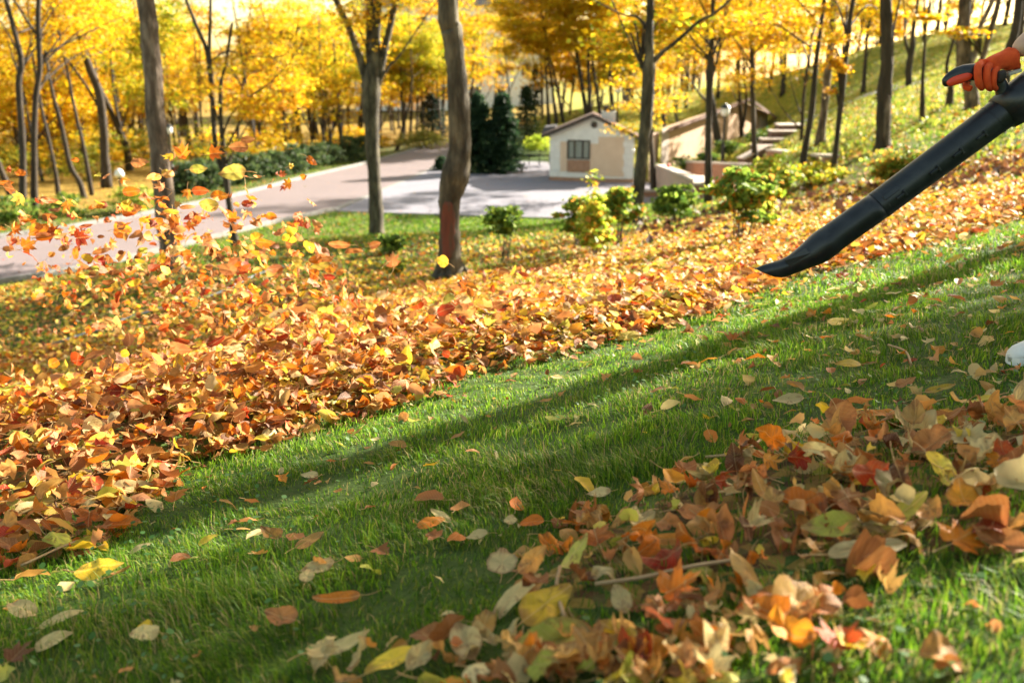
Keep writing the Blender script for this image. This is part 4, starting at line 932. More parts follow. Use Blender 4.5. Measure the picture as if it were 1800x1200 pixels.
# ---------------------------------------------------------------- leaf blower and the person holding it
BY = 2.95
M['blower_black'] = pbr('blower_plastic', [(.4, (.007, .009, .013)), (.52, (.012, .015, .021)), (.7, (.03, .032, .035))], 14, .34, .2, 200, dist=.002, spec=.5)
M['blower_trim'] = pbr('blower_trim', [(.5, (.75, .055, .015))], 30, .45, 0)
M['rubber'] = pbr('grip_rubber', [(.5, (.012, .012, .013))], 30, .5, .1, 200, dist=.001)
M['glove'] = pbr('orange_glove', [(.3, (.62, .055, .008)), (.7, (.76, .095, .014))], 60, .9, .6, 500, dist=.002)
M['glove_palm'] = pbr('glove_rubber', [(.3, (.012, .01, .01)), (.7, (.03, .016, .014))], 40, .7, .4, 300, dist=.001)
M['sleeve'] = pbr('sleeve_cloth', [(.3, (.032, .02, .019)), (.7, (.045, .028, .026))], 12, .95, .5, 120, dist=.003)
M['denim'] = pbr('denim', [(.3, (.03, .045, .08)), (.7, (.05, .07, .12))], 14, .95, .4, 200, dist=.002)
M['skin'] = pbr('skin', [(.3, (.5, .3, .21)), (.7, (.58, .36, .26))], 6, .5, .1, 80, dist=.001)
M['hair'] = pbr('hair_brown', [(.3, (.03, .018, .01)), (.7, (.07, .04, .022))], 20, .6, .8, 80, stretch=(1, 1, .2))
M['shoe'] = pbr('white_shoe', [(.3, (.6, .6, .6)), (.7, (.76, .76, .77))], 20, .75, .3, 150, dist=.001)
M['strap'] = pbr('pale_strap', [(.5, (.45, .42, .34))], 20, .8, .2)
def B(px, py, dy=0.0): return at(px, py, BY+dy)
blow = empty('leaf_blower', B(1700, 260), 'black leaf blower with a long downturned tube, held by the orange glove', 'leaf blower')
# rings of the tube: (upper edge px, lower edge px, depth ratio)
RN = [((1327, 472), (1363, 487), .55), ((1344, 465), (1382, 486), .6), ((1377, 454.5), (1421, 471), .75), ((1402, 437), (1450, 460), .9), ((1430, 411), (1471, 445), 1), ((1456, 393), (1490, 430), 1), ((1531, 340), (1562, 379), 1)]
def ringpts(up, lo, ratio, seg=28, s=1.0):
    u = B(*up); l = B(*lo); c = (u+l)/2; a = (u-l)/2*s; d = np.array([0, np.linalg.norm(a)*ratio, 0])
    return [c+a*math.cos(2*math.pi*i/seg)+d*math.sin(2*math.pi*i/seg) for i in range(seg)]
def loft(mb, rings, cap0=True, cap1=True):
    seg = len(rings[0]); vs = [p for r_ in rings for p in r_]; k = len(rings)
    fs = [(i*seg+j, i*seg+(j+1) % seg, (i+1)*seg+(j+1) % seg, (i+1)*seg+j) for i in range(k-1) for j in range(seg)]
    if cap0: fs.append(tuple(range(seg))[::-1])
    if cap1: fs.append(tuple((k-1)*seg+j for j in range(seg)))
    mb.add(vs, fs)
def dens(RN, k=5):
    o = []
    P = np.array([[*a, *b, c] for a, b, c in RN]); P = np.vstack([2*P[0]-P[1], P, 2*P[-1]-P[-2]])
    for i in range(1, len(P)-2):
        for j in range(k):
            t = j/k; a, b, c, d = P[i-1:i+3]; o.append(.5*((2*b)+(-a+c)*t+(2*a-5*b+4*c-d)*t*t+(-a+3*b-3*c+d)*t**3))
    o.append(P[-2]); return [((q[0], q[1]), (q[2], q[3]), q[4]) for q in o]
mb = MB(); DR = dens(RN); outer = [ringpts(*q) for q in DR]
inner = [ringpts(q[0], q[1], q[2], s=.88) for q in DR[:14]]
# open mouth: inner wall, lip, outer wall, joint
loft(mb, inner[::-1]+outer, True, True)
nz_ = mb.build('nozzle', M['blower_black'], blow, smooth_=True)
def interp(t):   # t 0..1 along the straight tube from the joint to the housing
    u0, l0 = np.array((1531, 340.)), np.array((1562, 379.)); u1, l1 = np.array((1742, 181.)), np.array((1776, 221.))
    return tuple(u0+(u1-u0)*t), tuple(l0+(l1-l0)*t)
def grow(u, l, k):
    u = np.array(u); l = np.array(l); c = (u+l)/2; return tuple(c+(u-c)*k), tuple(c+(l-c)*k)
mb = MB(); rs = []
for t, k in [(-.012, 1.0), (-.011, 1.02), (.03, 1.022), (.032, 1.01), (.35, 1.01), (.7, 1.03), (.9, 1.04), (1.0, 1.06), (1.1, 1.1)]:
    u_, l_ = interp(t); u_, l_ = grow(u_, l_, k); rs.append(ringpts(u_, l_, 1))
loft(mb, rs); mb.build('tube', M['blower_black'], blow, smooth_=False)
for p_ in blow.children[-1].data.polygons: p_.use_smooth = True
m_ = blow.children[-1].modifiers.new('bevel', 'EDGE_SPLIT'); m_.split_angle = R_(25)
# housing behind the hand, beyond the frame
mb = MB(); rs = []
for (u_, l_, r_) in [((1742, 176), (1782, 224), 1), ((1770, 150), (1808, 210), 1.05), ((1800, 128), (1850, 212), 1.1), ((1860, 80), (1915, 212), 1.0), ((1930, 40), (1985, 190), 1.0), ((2000, 10), (2050, 150), .95), ((2060, -5), (2095, 105), .8), ((2090, 5), (2110, 70), .5)]: rs.append(ringpts(u_, l_, r_))
loft(mb, rs); mb.build('motor_housing', M['blower_black'], blow, smooth_=True)
# raised clips, seam plate on the nozzle
def patch(t, q, w, h, nm, lift=.003):
    """small raised plate on the viewer side of the tube; q -1 (lower) .. 1 (upper)"""
    u_, l_ = interp(t); u = B(*u_); l = B(*l_); c = (u+l)/2; a = (u-l)/2; rad = np.linalg.norm(a)*1.03; a /= np.linalg.norm(a)
    ax = B(*interp(t+.05)[0])-B(*interp(t-.05)[0]); ax /= np.linalg.norm(ax); th = math.asin(q); nr = a*math.sin(th)+np.array([0, -1, 0])*math.cos(th); tg = np.cross(nr, ax)
    mb = MB(); o = c+nr*(rad-.002)-ax*w/2-tg*h/2; mb.box(o, ax*w, tg*h, nr*(lift+.002)); o2 = mb.build(nm, M['blower_black'], blow, bevel=.0012); return o2
for t in (.12, .39, .58, .77): patch(t, -.05, .026, .008, 'clip', .007); patch(t+.035, -.05, .006, .02, 'clip', .008); 
patch(.085, .45, .05, .014, 'clip', .003)
mb = MB(); 
for q in range(4):
    pass
# seam ring
mb = MB(); u_, l_ = interp(.93); mb_r = []
for dt, k in ((0, 1.03), (.001, 1.065), (.012, 1.065), (.013, 1.03)):
    u2, l2 = interp(.93+dt); u2, l2 = grow(u2, l2, k); mb_r.append(ringpts(u2, l2, 1))
loft(mb, mb_r, False, False); mb.build('seam_ring', M['blower_black'], blow)
# nozzle plate
mb = MB(); cs = [(1379, 458), (1416, 436), (1424, 445), (1388, 468)]
def on_noz(px, py, lift):
    # viewer-side surface of the nozzle approximated by a cylinder round the centre line
    best = None
    for q in DR:
        u = B(*q[0]); l = B(*q[1]); c = (u+l)/2; pc = proj(c); d = (pc[0]-px)**2+(pc[1]-py)**2
        if best is None or d < best[0]: best = (d, c, np.linalg.norm(u-l)/2*q[2], np.linalg.norm(u-l)/2)
    p0 = at(px, py, BY); off = min(np.linalg.norm(p0-best[1])/best[3], .9); return at(px, py, BY-best[2]*math.sqrt(1-off*off)-lift)
lo_ = [on_noz(x, y, -.001) for x, y in cs]; hi_ = [on_noz(x, y, .0028) for x, y in cs]
mb.add(lo_+hi_, [(0, 3, 2, 1), (4, 5, 6, 7), (0, 1, 5, 4), (1, 2, 6, 5), (2, 3, 7, 6), (3, 0, 4, 7)]); mb.build('clip', M['blower_black'], blow)
# handle: rounded grip with a beak and a neck down to the tube
HN = [(1657, 148, 5, .6), (1661, 146, 16, .7), (1675, 137, 25, .75), (1692, 130, 30, .75), (1712, 127, 30, .75), (1730, 128, 27, .8), (1746, 133, 26, .8), (1757, 146, 26, .85), (1762, 162, 24, .9), (1766, 180, 30, 1), (1772, 198, 38, 1)]
def px_loft(mb, path, seg=20, dy=0, k=1.0):
    P = np.array(path, float); P = np.vstack([2*P[0]-P[1], P, 2*P[-1]-P[-2]]); o = []
    for i in range(1, len(P)-2):
        for j in range(4):
            t = j/4; a, b, c, d = P[i-1:i+3]; o.append(.5*((2*b)+(-a+c)*t+(2*a-5*b+4*c-d)*t*t+(-a+3*b-3*c+d)*t**3))
    o.append(P[-2]); o = np.array(o); T = np.gradient(o[:, :2], axis=0); T /= np.linalg.norm(T, axis=1)[:, None]; rs = []
    for q, t in zip(o, T):
        n = np.array([-t[1], t[0]]); rs.append(ringpts(tuple(q[:2]+n*q[2]/2*k), tuple(q[:2]-n*q[2]/2*k), q[3], seg))
        if dy: rs[-1] = [p+(0, dy, 0) for p in rs[-1]]
    loft(mb, rs)
mb = MB(); px_loft(mb, HN); hd = mb.build('handle', M['blower_black'], blow, smooth_=True)
mb = MB(); px_loft(mb, [(1661.5, 148.5, 5, .55), (1664, 147, 11, .55), (1674, 142.5, 15, .55), (1688, 137.5, 16, .55), (1699, 133.5, 13, .55), (1704, 131, 6, .5)], 14, dy=-.0155)
tr = mb.build('trigger_trim', M['blower_trim'], blow, smooth_=True); tr.parent = hd
# ---- the person
def skin_mesh(name, nodes, edges, mat, parent, sub=2, root=0, loc=None):
    me = bpy.data.meshes.new(name); off = np.array(parent.location) if parent is not None else np.zeros(3)
    me.from_pydata([tuple(np.array(n[0])-off) for n in nodes], edges, []); me.update()
    o = bpy.data.objects.new(name, me); COL.objects.link(o); o.parent = parent
    me.materials.append(mat)
    md = o.modifiers.new('skin', 'SKIN'); md.use_smooth_shade = True
    for v, n in zip(me.skin_vertices[0].data, nodes):
        r = n[1]; v.radius = (r, r) if np.isscalar(r) else r
    me.skin_vertices[0].data[root].use_root = True
    s = o.modifiers.new('sub', 'SUBSURF'); s.levels = sub; s.render_levels = sub
    # evaluate now so that the figure is plain mesh
    dg = bpy.context.evaluated_depsgraph_get(); ev = o.evaluated_get(dg); m2 = bpy.data.meshes.new_from_object(ev)
    o.modifiers.clear(); o.data = m2; m2.name = name
    for p in m2.polygons: p.use_smooth = True
    if len(m2.materials) == 0: m2.materials.append(mat)
    return o
foot_z = float(ground_h(1.78, 3.05))
per = empty('person', (1.92, 3.05, foot_z), 'person in a mauve brown sleeve and white shoes holding the leaf blower, orange glove', 'person')
gz = foot_z
W_ = B(1775, 103); Wr = B(1800, 93, .02); EL = np.array([1.70, BY+.12, gz+1.10]); SH = np.array([1.84, BY+.2, gz+1.42]); 
hip = np.array([1.95, 3.12, gz+.95]); che = np.array([1.97, 3.12, gz+1.3]); nk = np.array([1.96, 3.1, gz+1.5]); hdp = np.array([1.93, 3.06, gz+1.62])
SH2 = np.array([2.08, 3.0+.02, gz+1.42]); EL2 = np.array([2.12, 2.86, gz+1.16]); HA2 = np.array([1.99, 2.86, gz+.98])
K1 = np.array([1.86, 3.04, gz+.52]); A1_ = np.array([1.86, 3.06, gz+.11]); K2 = np.array([1.98, 3.3, gz+.55]); g2z = float(ground_h(2.06, 3.42)); A2_ = np.array([2.06, 3.42, g2z+.11])
hip1 = np.array([1.9, 3.04, gz+.9]); hip2 = np.array([1.98, 3.2, gz+.9])
body = skin_mesh('body', [(hip, .13), (che, (.15, .12)), (nk, .055), (hdp, .075), (hdp+(-.01, -.0, .1), .085), (SH, .055), (EL, .042), (W_+(W_-EL)*-.06, .03), (SH2, .055), (EL2, .042), (HA2, .03), (hip1, .085), (K1, .055), (A1_, .038), (hip2, .085), (K2, .055), (A2_, .038)],
    [(0, 1), (1, 2), (2, 3), (3, 4), (1, 5), (5, 6), (6, 7), (1, 8), (8, 9), (9, 10), (0, 11), (11, 12), (12, 13), (0, 14), (14, 15), (15, 16)], M['skin'], per)
hc = hdp+np.array([-.01, 0, .06])
def blob(name, c, r3, mat, parent, seg=16, sub=None):
    import bmesh
    bm = bmesh.new(); bmesh.ops.create_uvsphere(bm, u_segments=seg, v_segments=10, radius=1); off = np.array(per.location)
    for v in bm.verts: v.co = Vector((v.co.x*r3[0]+c[0]-off[0], v.co.y*r3[1]+c[1]-off[1], v.co.z*r3[2]+c[2]-off[2]))
    me = bpy.data.meshes.new(name); bm.to_mesh(me); bm.free(); me.polygons.foreach_set('use_smooth', [True]*len(me.polygons)); o = link(name, me, mat, per); return o
blob('hair', hc+(.02, .005, .045), (.105, .095, .1), M['hair'], per)
for s_ in (-1, 1): blob('eye', hc+(-.088, s_*.032, .03), (.012, .014, .009), M['milk_glass'], per, 10); blob('ear', hc+(.0, s_*.088, .01), (.022, .012, .034), M['skin'], per, 10)
blob('nose', hc+(-.103, 0, 0), (.02, .014, .024), M['skin'], per, 10); blob('mouth', hc+(-.09, 0, -.042), (.01, .024, .008), M['glove'], per, 10)
skin_mesh('shirt', [(hip+(0, 0, .02), .155), (che, (.18, .145)), (nk-(0, 0, .05), .075), (SH, .085), ((SH+EL)/2, .066), (EL, .06), ((EL+Wr)/2, .047), (Wr, .036), (SH2, .085), (EL2, .06), (HA2+(.03, 0, .05), .045)],
    [(0, 1), (1, 2), (1, 3), (3, 4), (4, 5), (5, 6), (6, 7), (1, 8), (8, 9), (9, 10)], M['sleeve'], per, root=0)
skin_mesh('trousers', [(hip, .15), (hip1, .11), ((hip1+K1)/2, .09), (K1, .078), (A1_+(0, 0, .05), .07), (hip2, .11), ((hip2+K2)/2, .09), (K2, .078), (A2_+(0, 0, .05), .07)],
    [(0, 1), (1, 2), (2, 3), (3, 4), (0, 5), (5, 6), (6, 7), (7, 8)], M['denim'], per)
def shoe(ankle, toe):
    a = np.array(ankle, float); t = np.array(toe, float); d = t-a; d[2] = 0; L = np.linalg.norm(d); d /= L; n = np.array([-d[1], d[0], 0]); mb = MB(); rs = []; g0 = min(t[2], a[2])
    zt, za_ = t[2], a[2]
    for s, w, h in [(-.08, .026, .05), (-.065, .036, .085), (0, .04, .1), (.06, .041, .085), (.11, .046, .065), (L-.075, .05, .055), (L-.035, .046, .046), (L-.01, .032, .036), (L, .012, .022)]:
        c = a+d*s; f_ = s/L; c[2] = za_+(zt-za_)*f_; rs.append([c+n*w*math.cos(q)+np.array([0, 0, h*(.5+.5*math.sin(q))**.8]) for q in [2*math.pi*i/16 for i in range(16)]])
    loft(mb, rs); o = mb.build('shoe', M['shoe'], per, smooth_=True)
    mb = MB(); rs = [[p*np.array([1, 1, 0])+np.array([0, 0, min(q[2] for q in r_)-.008+(.022 if k else 0)])+(p-np.mean(r_, axis=0))*np.array([.06, .06, 0]) for p in r_] for r_ in rs for k in (0,)]
    lo2 = []
    for r_ in rs: lo2.append(r_)
    so_ = MB(); top = [[p+(0, 0, .022) for p in r_] for r_ in lo2]
    out_ = [[r_[0], r_[8]] for r_ in lo2]; poly = [r_[0] for r_ in lo2]+[r_[8] for r_ in lo2[::-1]]; so_.prism(poly, (0, 0, .024)); q = so_.build('sole', M['white_paint'], per); q.parent = o
T0 = at(1774, 636, BY+.02); tz = float(ground_h(T0[0], T0[1])); 
toe = np.array([T0[0], T0[1], tz+.012]); ank = np.array([T0[0]+.25, T0[1]+.04, float(ground_h(T0[0]+.25, T0[1]+.04))+.012]); shoe(ank, toe)
a2 = np.array([A2_[0], A2_[1], g2z+.01]); t2_ = a2+np.array([-.23, -.06, 0]); t2_[2] = float(ground_h(t2_[0], t2_[1]))+.012; shoe(a2, t2_)
# gloved hand closed round the grip: palm on top, four fingers coming over and under, thumb on the far side
GC = B(1736, 118)
def gnode(px, py, dy, r): return (B(px, py, dy), r)
glv = skin_mesh('glove', [gnode(1742, 112, .012, (.026, .024)), gnode(1758, 107, .02, (.03, .026)), gnode(1776, 103, .02, .032), gnode(1790, 100.5, .02, .0335),
    gnode(1719, 117, .008, .0125), gnode(1736, 119, .004, .014), gnode(1750, 122, .01, .014)],
    [(0, 1), (1, 2), (2, 3), (0, 4), (0, 5), (0, 6)], M['glove'], per, root=0)
for o_ in (glv,): pass
FG_ = [  # each finger: knuckle, first joint, second joint, tip
 ('index', [(1722, 113, .03, .0125), (1706, 124, .036, .0115), (1700, 143, .03, .0108), (1697, 153, .008, .0104), (1709, 157, -.006, .0095)]),
 ('middle', [(1726, 112, .006, .0125), (1719, 117, -.022, .0122), (1718.5, 133, -.031, .0115), (1721, 149, -.024, .0108), (1728, 157, -.004, .0095)]),
 ('ring', [(1741, 113, .006, .0125), (1735, 121, -.022, .0118), (1734, 138, -.03, .0112), (1736, 152, -.022, .0105), (1743, 158, .0, .0092)]),
 ('little', [(1754, 118, .008, .0115), (1748, 127, -.018, .0105), (1746, 142, -.026, .0098), (1747, 153, -.018, .0092), (1752, 157, .0, .0085)]),
 ('thumb', [(1757, 112, .03, .014), (1748, 122, .045, .0135), (1737, 136, .042, .012), (1725, 142, .034, .0105)])]
for nm, ch in FG_:
    f_ = skin_mesh('thumb' if nm == 'thumb' else 'finger', [gnode(*c) for c in ch], [(i, i+1) for i in range(len(ch)-1)], M['glove'], per, root=0); f_.parent = glv; f_.location = (0, 0, 0)
# ribbed cuff, flared, and rubbery palm patch showing between fingers and cuff
mb = MB(); rs = []
for i, t in enumerate(np.linspace(0, 1, 22)):
    u_ = (1764+t*(1779.5-1764), 91.5-t*8.5); l_ = (1775+t*(1797-1775), 124-t*2); w = 1+.02*(i % 2); u2, l2 = grow(u_, l_, w); rs.append([p+(0, .02, 0) for p in ringpts(u2, l2, .8, 24)])
rs += [[p+(0, .02, 0) for p in ringpts(*grow((1779, 84), (1796, 121.5), .88), .8, 24)]]
loft(mb, rs, True, True); cf = mb.build('cuff', M['glove'], per, smooth_=True); cf.parent = glv
skin_mesh('palm_patch', [gnode(1758, 123, -.026, .0135), gnode(1763, 135, -.026, .0145), gnode(1754, 147, -.022, .012)], [(0, 1), (1, 2)], M['glove_palm'], per).parent = glv
mb = MB(); mb.box(B(1774, 134, -.01), B(1797, 127, -.01)-B(1774, 134, -.01), (0, .03, 0), B(1774, 128, -.01)-B(1774, 134, -.01)); mb.build('strap', M['strap'], blow, bevel=.002)
# ---------------------------------------------------------------- leaves: fallen, heaped and flying
def outline(kind, n=30, r=None):
    """closed outline of a blade, tip at +y, petiole at -y, half length 1"""
    pts = []
    if kind == 'maple':
        key = [(0, 1.08), (7, .78), (12, .82), (20, .52), (31, .66), (43, 1.0), (50, .72), (56, .74), (66, .46), (80, .62), (95, .84), (103, .58), (118, .55), (140, .42), (168, .36), (180, .22)]
        a_ = [k[0] for k in key]; r_ = [k[1] for k in key]
        ang = sorted(set(a_)); P = [(math.radians(a), np.interp(a, a_, r_)) for a in ang]
        R = [(q*math.sin(a), q*math.cos(a)) for a, q in P]; Lh = [(-x, y) for x, y in R[1:-1]][::-1]
        return np.array(R+Lh)
    for i in range(n):
        t = 2*math.pi*i/n; s, c = math.sin(t), math.cos(t)
        if kind == 'ovate': w = .56*(1-.28*c); x, y = w*s*abs(s)**.05, c; y = y+(.1 if c > .93 else 0)
        elif kind == 'round': x, y = .82*s, .82*c; y = y*(.9 if c < 0 else 1)+(.22 if c > .95 else 0); x *= 1+.03*math.cos(9*t)
        else: x, y = .3*s*(1-.15*c), c+(.06 if c > .95 else 0)
        if kind != 'lance': x *= 1+.025*math.cos(15*t)
        pts.append((x, y))
    return np.array(pts)
OUT = {k: outline(k) for k in ('maple', 'ovate', 'round', 'lance')}
OUTL = {'maple': OUT['maple'][::1], 'ovate': outline('ovate', 10), 'round': outline('round', 9), 'lance': outline('lance', 8)}
def leaf_geo(kind, r, curl=.5, rings=(0, .25, .5, .76, 1.0), lowpoly=False, stem=True):
    """vertices in leaf space with the half length as unit, faces, uv"""
    O = OUTL[kind] if lowpoly else OUT[kind]
    if lowpoly and kind == 'maple': O = O[::2]
    rg = (0, 1.0) if lowpoly == 2 else ((0, .55, 1.0) if lowpoly else rings)
    n = len(O); V = [(0, 0)]; 
    for q in rg[1:]: V += [(x*q, y*q) for x, y in O]
    V = np.array(V, float); x, y = V[:, 0], V[:, 1]
    k1, k2 = r.uniform(-1.3, 1.3)*curl, r.uniform(-1.6, 1.6)*curl; fold = r.uniform(-.1, .55)*(.4+curl)
    ph = r.uniform(0, 6.28, 4); rip = r.uniform(.03, .13)*(.4+curl)
    rad = np.hypot(x, y)
    z = fold*np.abs(x)+rip*rad*(np.sin(3*np.arctan2(y, x)+ph[0])+.6*np.sin(7*np.arctan2(y, x)+ph[1]))+.1*curl*np.sin(4.5*x+ph[2])*np.sin(5.5*y+ph[3])+.045*curl*np.sin(9*x+ph[1]*2)*np.sin(8*y+ph[0]*2)+.12*curl*rad**3*np.sin(2*np.arctan2(y, x)+ph[1])
    th = y*k1; 
    if abs(k1) > .05: Y2 = np.sin(th)/k1; Z2 = (1-np.cos(th))/k1
    else: Y2, Z2 = y, 0*y
    th = x*k2*1.3
    if abs(k2) > .05: X2 = np.sin(th)/(k2*1.3); Z3 = (1-np.cos(th))/(k2*1.3)
    else: X2, Z3 = x, 0*x
    tw = r.uniform(-.4, .4)*curl*y
    P = np.c_[X2*np.cos(tw)-0*Y2, Y2, z+Z2+Z3+X2*np.sin(tw)]
    F3 = [(0, 1+j, 1+(j+1) % n) for j in range(n)]
    F4 = [(1+k*n+j, 1+(k+1)*n+j, 1+(k+1)*n+(j+1) % n, 1+k*n+(j+1) % n) for k in range(len(rg)-2) for j in range(n)]
    uv = V.copy(); isst = np.zeros(len(P))
    if stem:
        b0 = P[1+(len(rg)-2)*n+int(np.argmin(O[:, 1]))]; s0 = len(P); L = r.uniform(.5, 1.0); bx, bz = r.uniform(-.5, .5), r.uniform(-.25, .3); pts = []
        for i in range(4):
            t = i/3; c = b0+np.array([bx*t*t*L, -L*t, bz*t*L]); w = .022 if not lowpoly else .03
            pts += [c+np.array([w, 0, 0]), c+np.array([-w, 0, 0]), c+np.array([0, 0, w*1.5])]
        P = np.vstack([P, pts]); uv = np.vstack([uv, np.zeros((12, 2))]); isst = np.r_[isst, np.ones(12)]
        F4 += [(s0+i*3+j, s0+i*3+(j+1) % 3, s0+i*3+3+(j+1) % 3, s0+i*3+3+j) for i in range(3) for j in range(3)]
    return P, np.array(F3), np.array(F4).reshape(-1, 4), uv, isst
LC = {'tan': [(.7, .35, .09), (.74, .42, .12), (.58, .27, .06)], 'brown': [(.32, .11, .028), (.42, .16, .045), (.22, .075, .022)], 'orange': [(.78, .23, .014), (.82, .31, .02), (.68, .17, .01)],
      'red': [(.52, .07, .012), (.6, .1, .015), (.4, .04, .01)], 'yellow': [(.85, .6, .05), (.8, .52, .03), (.88, .66, .1)], 'lime': [(.52, .52, .07), (.6, .56, .1)],
      'cream': [(.8, .63, .3), (.72, .55, .24)], 'pinkish': [(.68, .29, .1), (.6, .23, .07)]}
LCN = list(LC)
def rot_basis(nrm, yaw):
    n = nrm/np.linalg.norm(nrm); a = np.array([math.cos(yaw), math.sin(yaw), 0]); d = a-n*np.dot(a, n); d /= np.linalg.norm(d)+1e-9; e = np.cross(d, n)
    return np.stack([e, d, n], 1)        # columns: leaf x, y, z
fallen = []      # (pos, half length, kind, colour name, colour, basis, curl, seed)
flr = np.random.default_rng(21)
def add_leaf(lst, p, s, kind, cn, nrm, curl, r=flr, yaw=None):
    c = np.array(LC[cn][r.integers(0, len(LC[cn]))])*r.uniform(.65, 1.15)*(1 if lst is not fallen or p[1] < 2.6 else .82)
    lst.append((np.array(p, float), s, kind, cn, c, rot_basis(np.array(nrm, float), r.uniform(0, 6.28) if yaw is None else yaw), curl, int(r.integers(1e9))))
def pick(r, ws): k = list(ws); w = np.array([ws[q] for q in k], float); return k[r.choice(len(k), p=w/w.sum())]
NEARC = {'tan': 34, 'brown': 18, 'orange': 12, 'cream': 22, 'pinkish': 16, 'yellow': 5, 'lime': 6, 'red': 4}
PILEC = {'tan': 24, 'brown': 27, 'orange': 20, 'cream': 5, 'pinkish': 16, 'yellow': 9, 'lime': 3, 'red': 5}
FARC = {'tan': 30, 'brown': 12, 'orange': 18, 'cream': 6, 'pinkish': 6, 'yellow': 42, 'lime': 12, 'red': 1}
SHP = {'maple': 22, 'ovate': 42, 'round': 18, 'lance': 12}
# leaves placed one by one after the photograph: px, py, length px, kind, colour, curl, yaw
HAND = [(883, 1016, 66, 'round', 'cream', .15, 1.5), (965, 1166, 150, 'ovate', 'lime', .2, 3.3), (905, 1075, 110, 'lance', 'cream', .3, .7), (930, 1060, 70, 'round', 'tan', .3, 1.0), (960, 1092, 110, 'ovate', 'yellow', .4, .8), (1048, 975, 90, 'maple', 'orange', .6, 1.6),
 (1010, 1000, 90, 'lance', 'lime', .5, 1.0), (1460, 957, 95, 'ovate', 'lime', .15, 3.0), (1580, 935, 115, 'lance', 'lime', .3, .5), (1520, 998, 130, 'lance', 'cream', .4, .1), (1400, 1095, 110, 'round', 'tan', .9, .9), (1350, 1110, 90, 'ovate', 'orange', .9, 2.5),
 (1470, 1165, 110, 'maple', 'red', .9, 1.2), (1530, 1160, 80, 'ovate', 'orange', .8, 2.2), (1700, 800, 90, 'maple', 'cream', .5, 2.0), (1715, 800, 60, 'maple', 'cream', .4, 4.6), (1550, 750, 60, 'ovate', 'orange', .4, 2.9), (1385, 722, 50, 'ovate', 'cream', .2, 3.1),
 (1680, 980, 110, 'maple', 'orange', .8, .5), (1750, 985, 90, 'ovate', 'pinkish', .7, 2.4), (1690, 905, 70, 'round', 'orange', .7, 1.5), (1480, 905, 100, 'maple', 'brown', .6, .4), (1405, 915, 90, 'ovate', 'orange', .7, 2.4), (1310, 870, 80, 'maple', 'pinkish', .6, 1.0),
 (1180, 1070, 110, 'maple', 'orange', .7, .3), (1090, 1080, 60, 'ovate', 'cream', .5, 1.7), (820, 1160, 90, 'ovate', 'cream', .4, 1.9), (850, 1130, 65, 'round', 'tan', .9, 1.3), (760, 1145, 70, 'ovate', 'pinkish', .5, 3.1), (600, 1170, 110, 'lance', 'cream', .4, .2), (560, 1020, 60, 'ovate', 'cream', .1, 3.1), (541, 1036, 32, 'round', 'cream', .2, 1.5),
 (498, 1112, 70, 'ovate', 'pinkish', .3, 2.6), (595, 1080, 80, 'lance', 'orange', .3, 3.1), (95, 1150, 62, 'ovate', 'cream', .2, .3), (40, 1092, 60, 'ovate', 'cream', .4, 2.7), (110, 1110, 70, 'lance', 'cream', .2, .6), (255, 1137, 60, 'ovate', 'cream', .3, 2.9), (175, 1020, 80, 'ovate', 'yellow', .3, .1), (367, 969, 34, 'ovate', 'yellow', .2, .5), (545, 972, 50, 'ovate', 'tan', .3, .5),
 (480, 962, 46, 'ovate', 'tan', .4, 2.6), (775, 928, 50, 'lance', 'cream', .3, 2.3), (757, 938, 46, 'ovate', 'orange', .4, .3), (838, 962, 38, 'ovate', 'cream', .2, 3.1), (897, 936, 28, 'round', 'cream', .2, 1.4), (934, 940, 42, 'ovate', 'orange', .3, 3.1), (1052, 886, 40, 'ovate', 'cream', .2, 3.0), (1198, 850, 42, 'maple', 'orange', .5, 1.0), (1490, 655, 40, 'ovate', 'yellow', .2, 2.9),
 (1678, 465, 28, 'ovate', 'yellow', .2, .2), (1472, 578, 38, 'ovate', 'yellow', .2, .3), (1288, 610, 34, 'maple', 'orange', .5, .9), (1102, 602, 44, 'ovate', 'yellow', .4, 3.0), (1590, 692, 36, 'ovate', 'pinkish', .4, .3), (1650, 704, 54, 'lance', 'yellow', .2, .2), (1480, 498, 34, 'maple', 'red', .4, .6), (1748, 514, 38, 'maple', 'orange', .5, 0), (700, 797, 30, 'ovate', 'tan', .3, 3.0), (545, 852, 32, 'ovate', 'cream', .2, 2.8),
 (310, 893, 60, 'maple', 'orange', .7, 1.4), (235, 875, 60, 'ovate', 'cream', .4, .2), (50, 905, 90, 'lance', 'lime', .3, 3.3), (120, 885, 70, 'maple', 'red', .6, 1.5), (215, 942, 60, 'ovate', 'orange', .3, .1), (110, 800, 60, 'maple', 'brown', .5, .6), (570, 1178, 60, 'ovate', 'cream', .5, 1.2), (1040, 1180, 130, 'maple', 'tan', .5, 2.0), (700, 1190, 120, 'lance', 'yellow', .3, .5), (30, 1180, 70, 'maple', 'brown', .5, 1.0)]
_gx = np.arange(-9, 12, .06); _gy = np.arange(.3, 14, .06); _GX, _GY = np.meshgrid(_gx, _gy); _GH = ground_h(_GX.ravel(), _GY.ravel()).reshape(_GX.shape); _DY, _DX = np.gradient(_GH, .06)
def gn(x, y):
    i = min(max(int((y-.3)/.06), 0), len(_gy)-1); j = min(max(int((x+9)/.06), 0), len(_gx)-1); return np.array([-_DX[i, j], -_DY[i, j], 1.0])
def gn_old(x, y):
    e = .05; return np.array([-(ground_h(x+e, y)-ground_h(x-e, y))/(2*e), -(ground_h(x, y+e)-ground_h(x, y-e))/(2*e), 1.0]).astype(float)
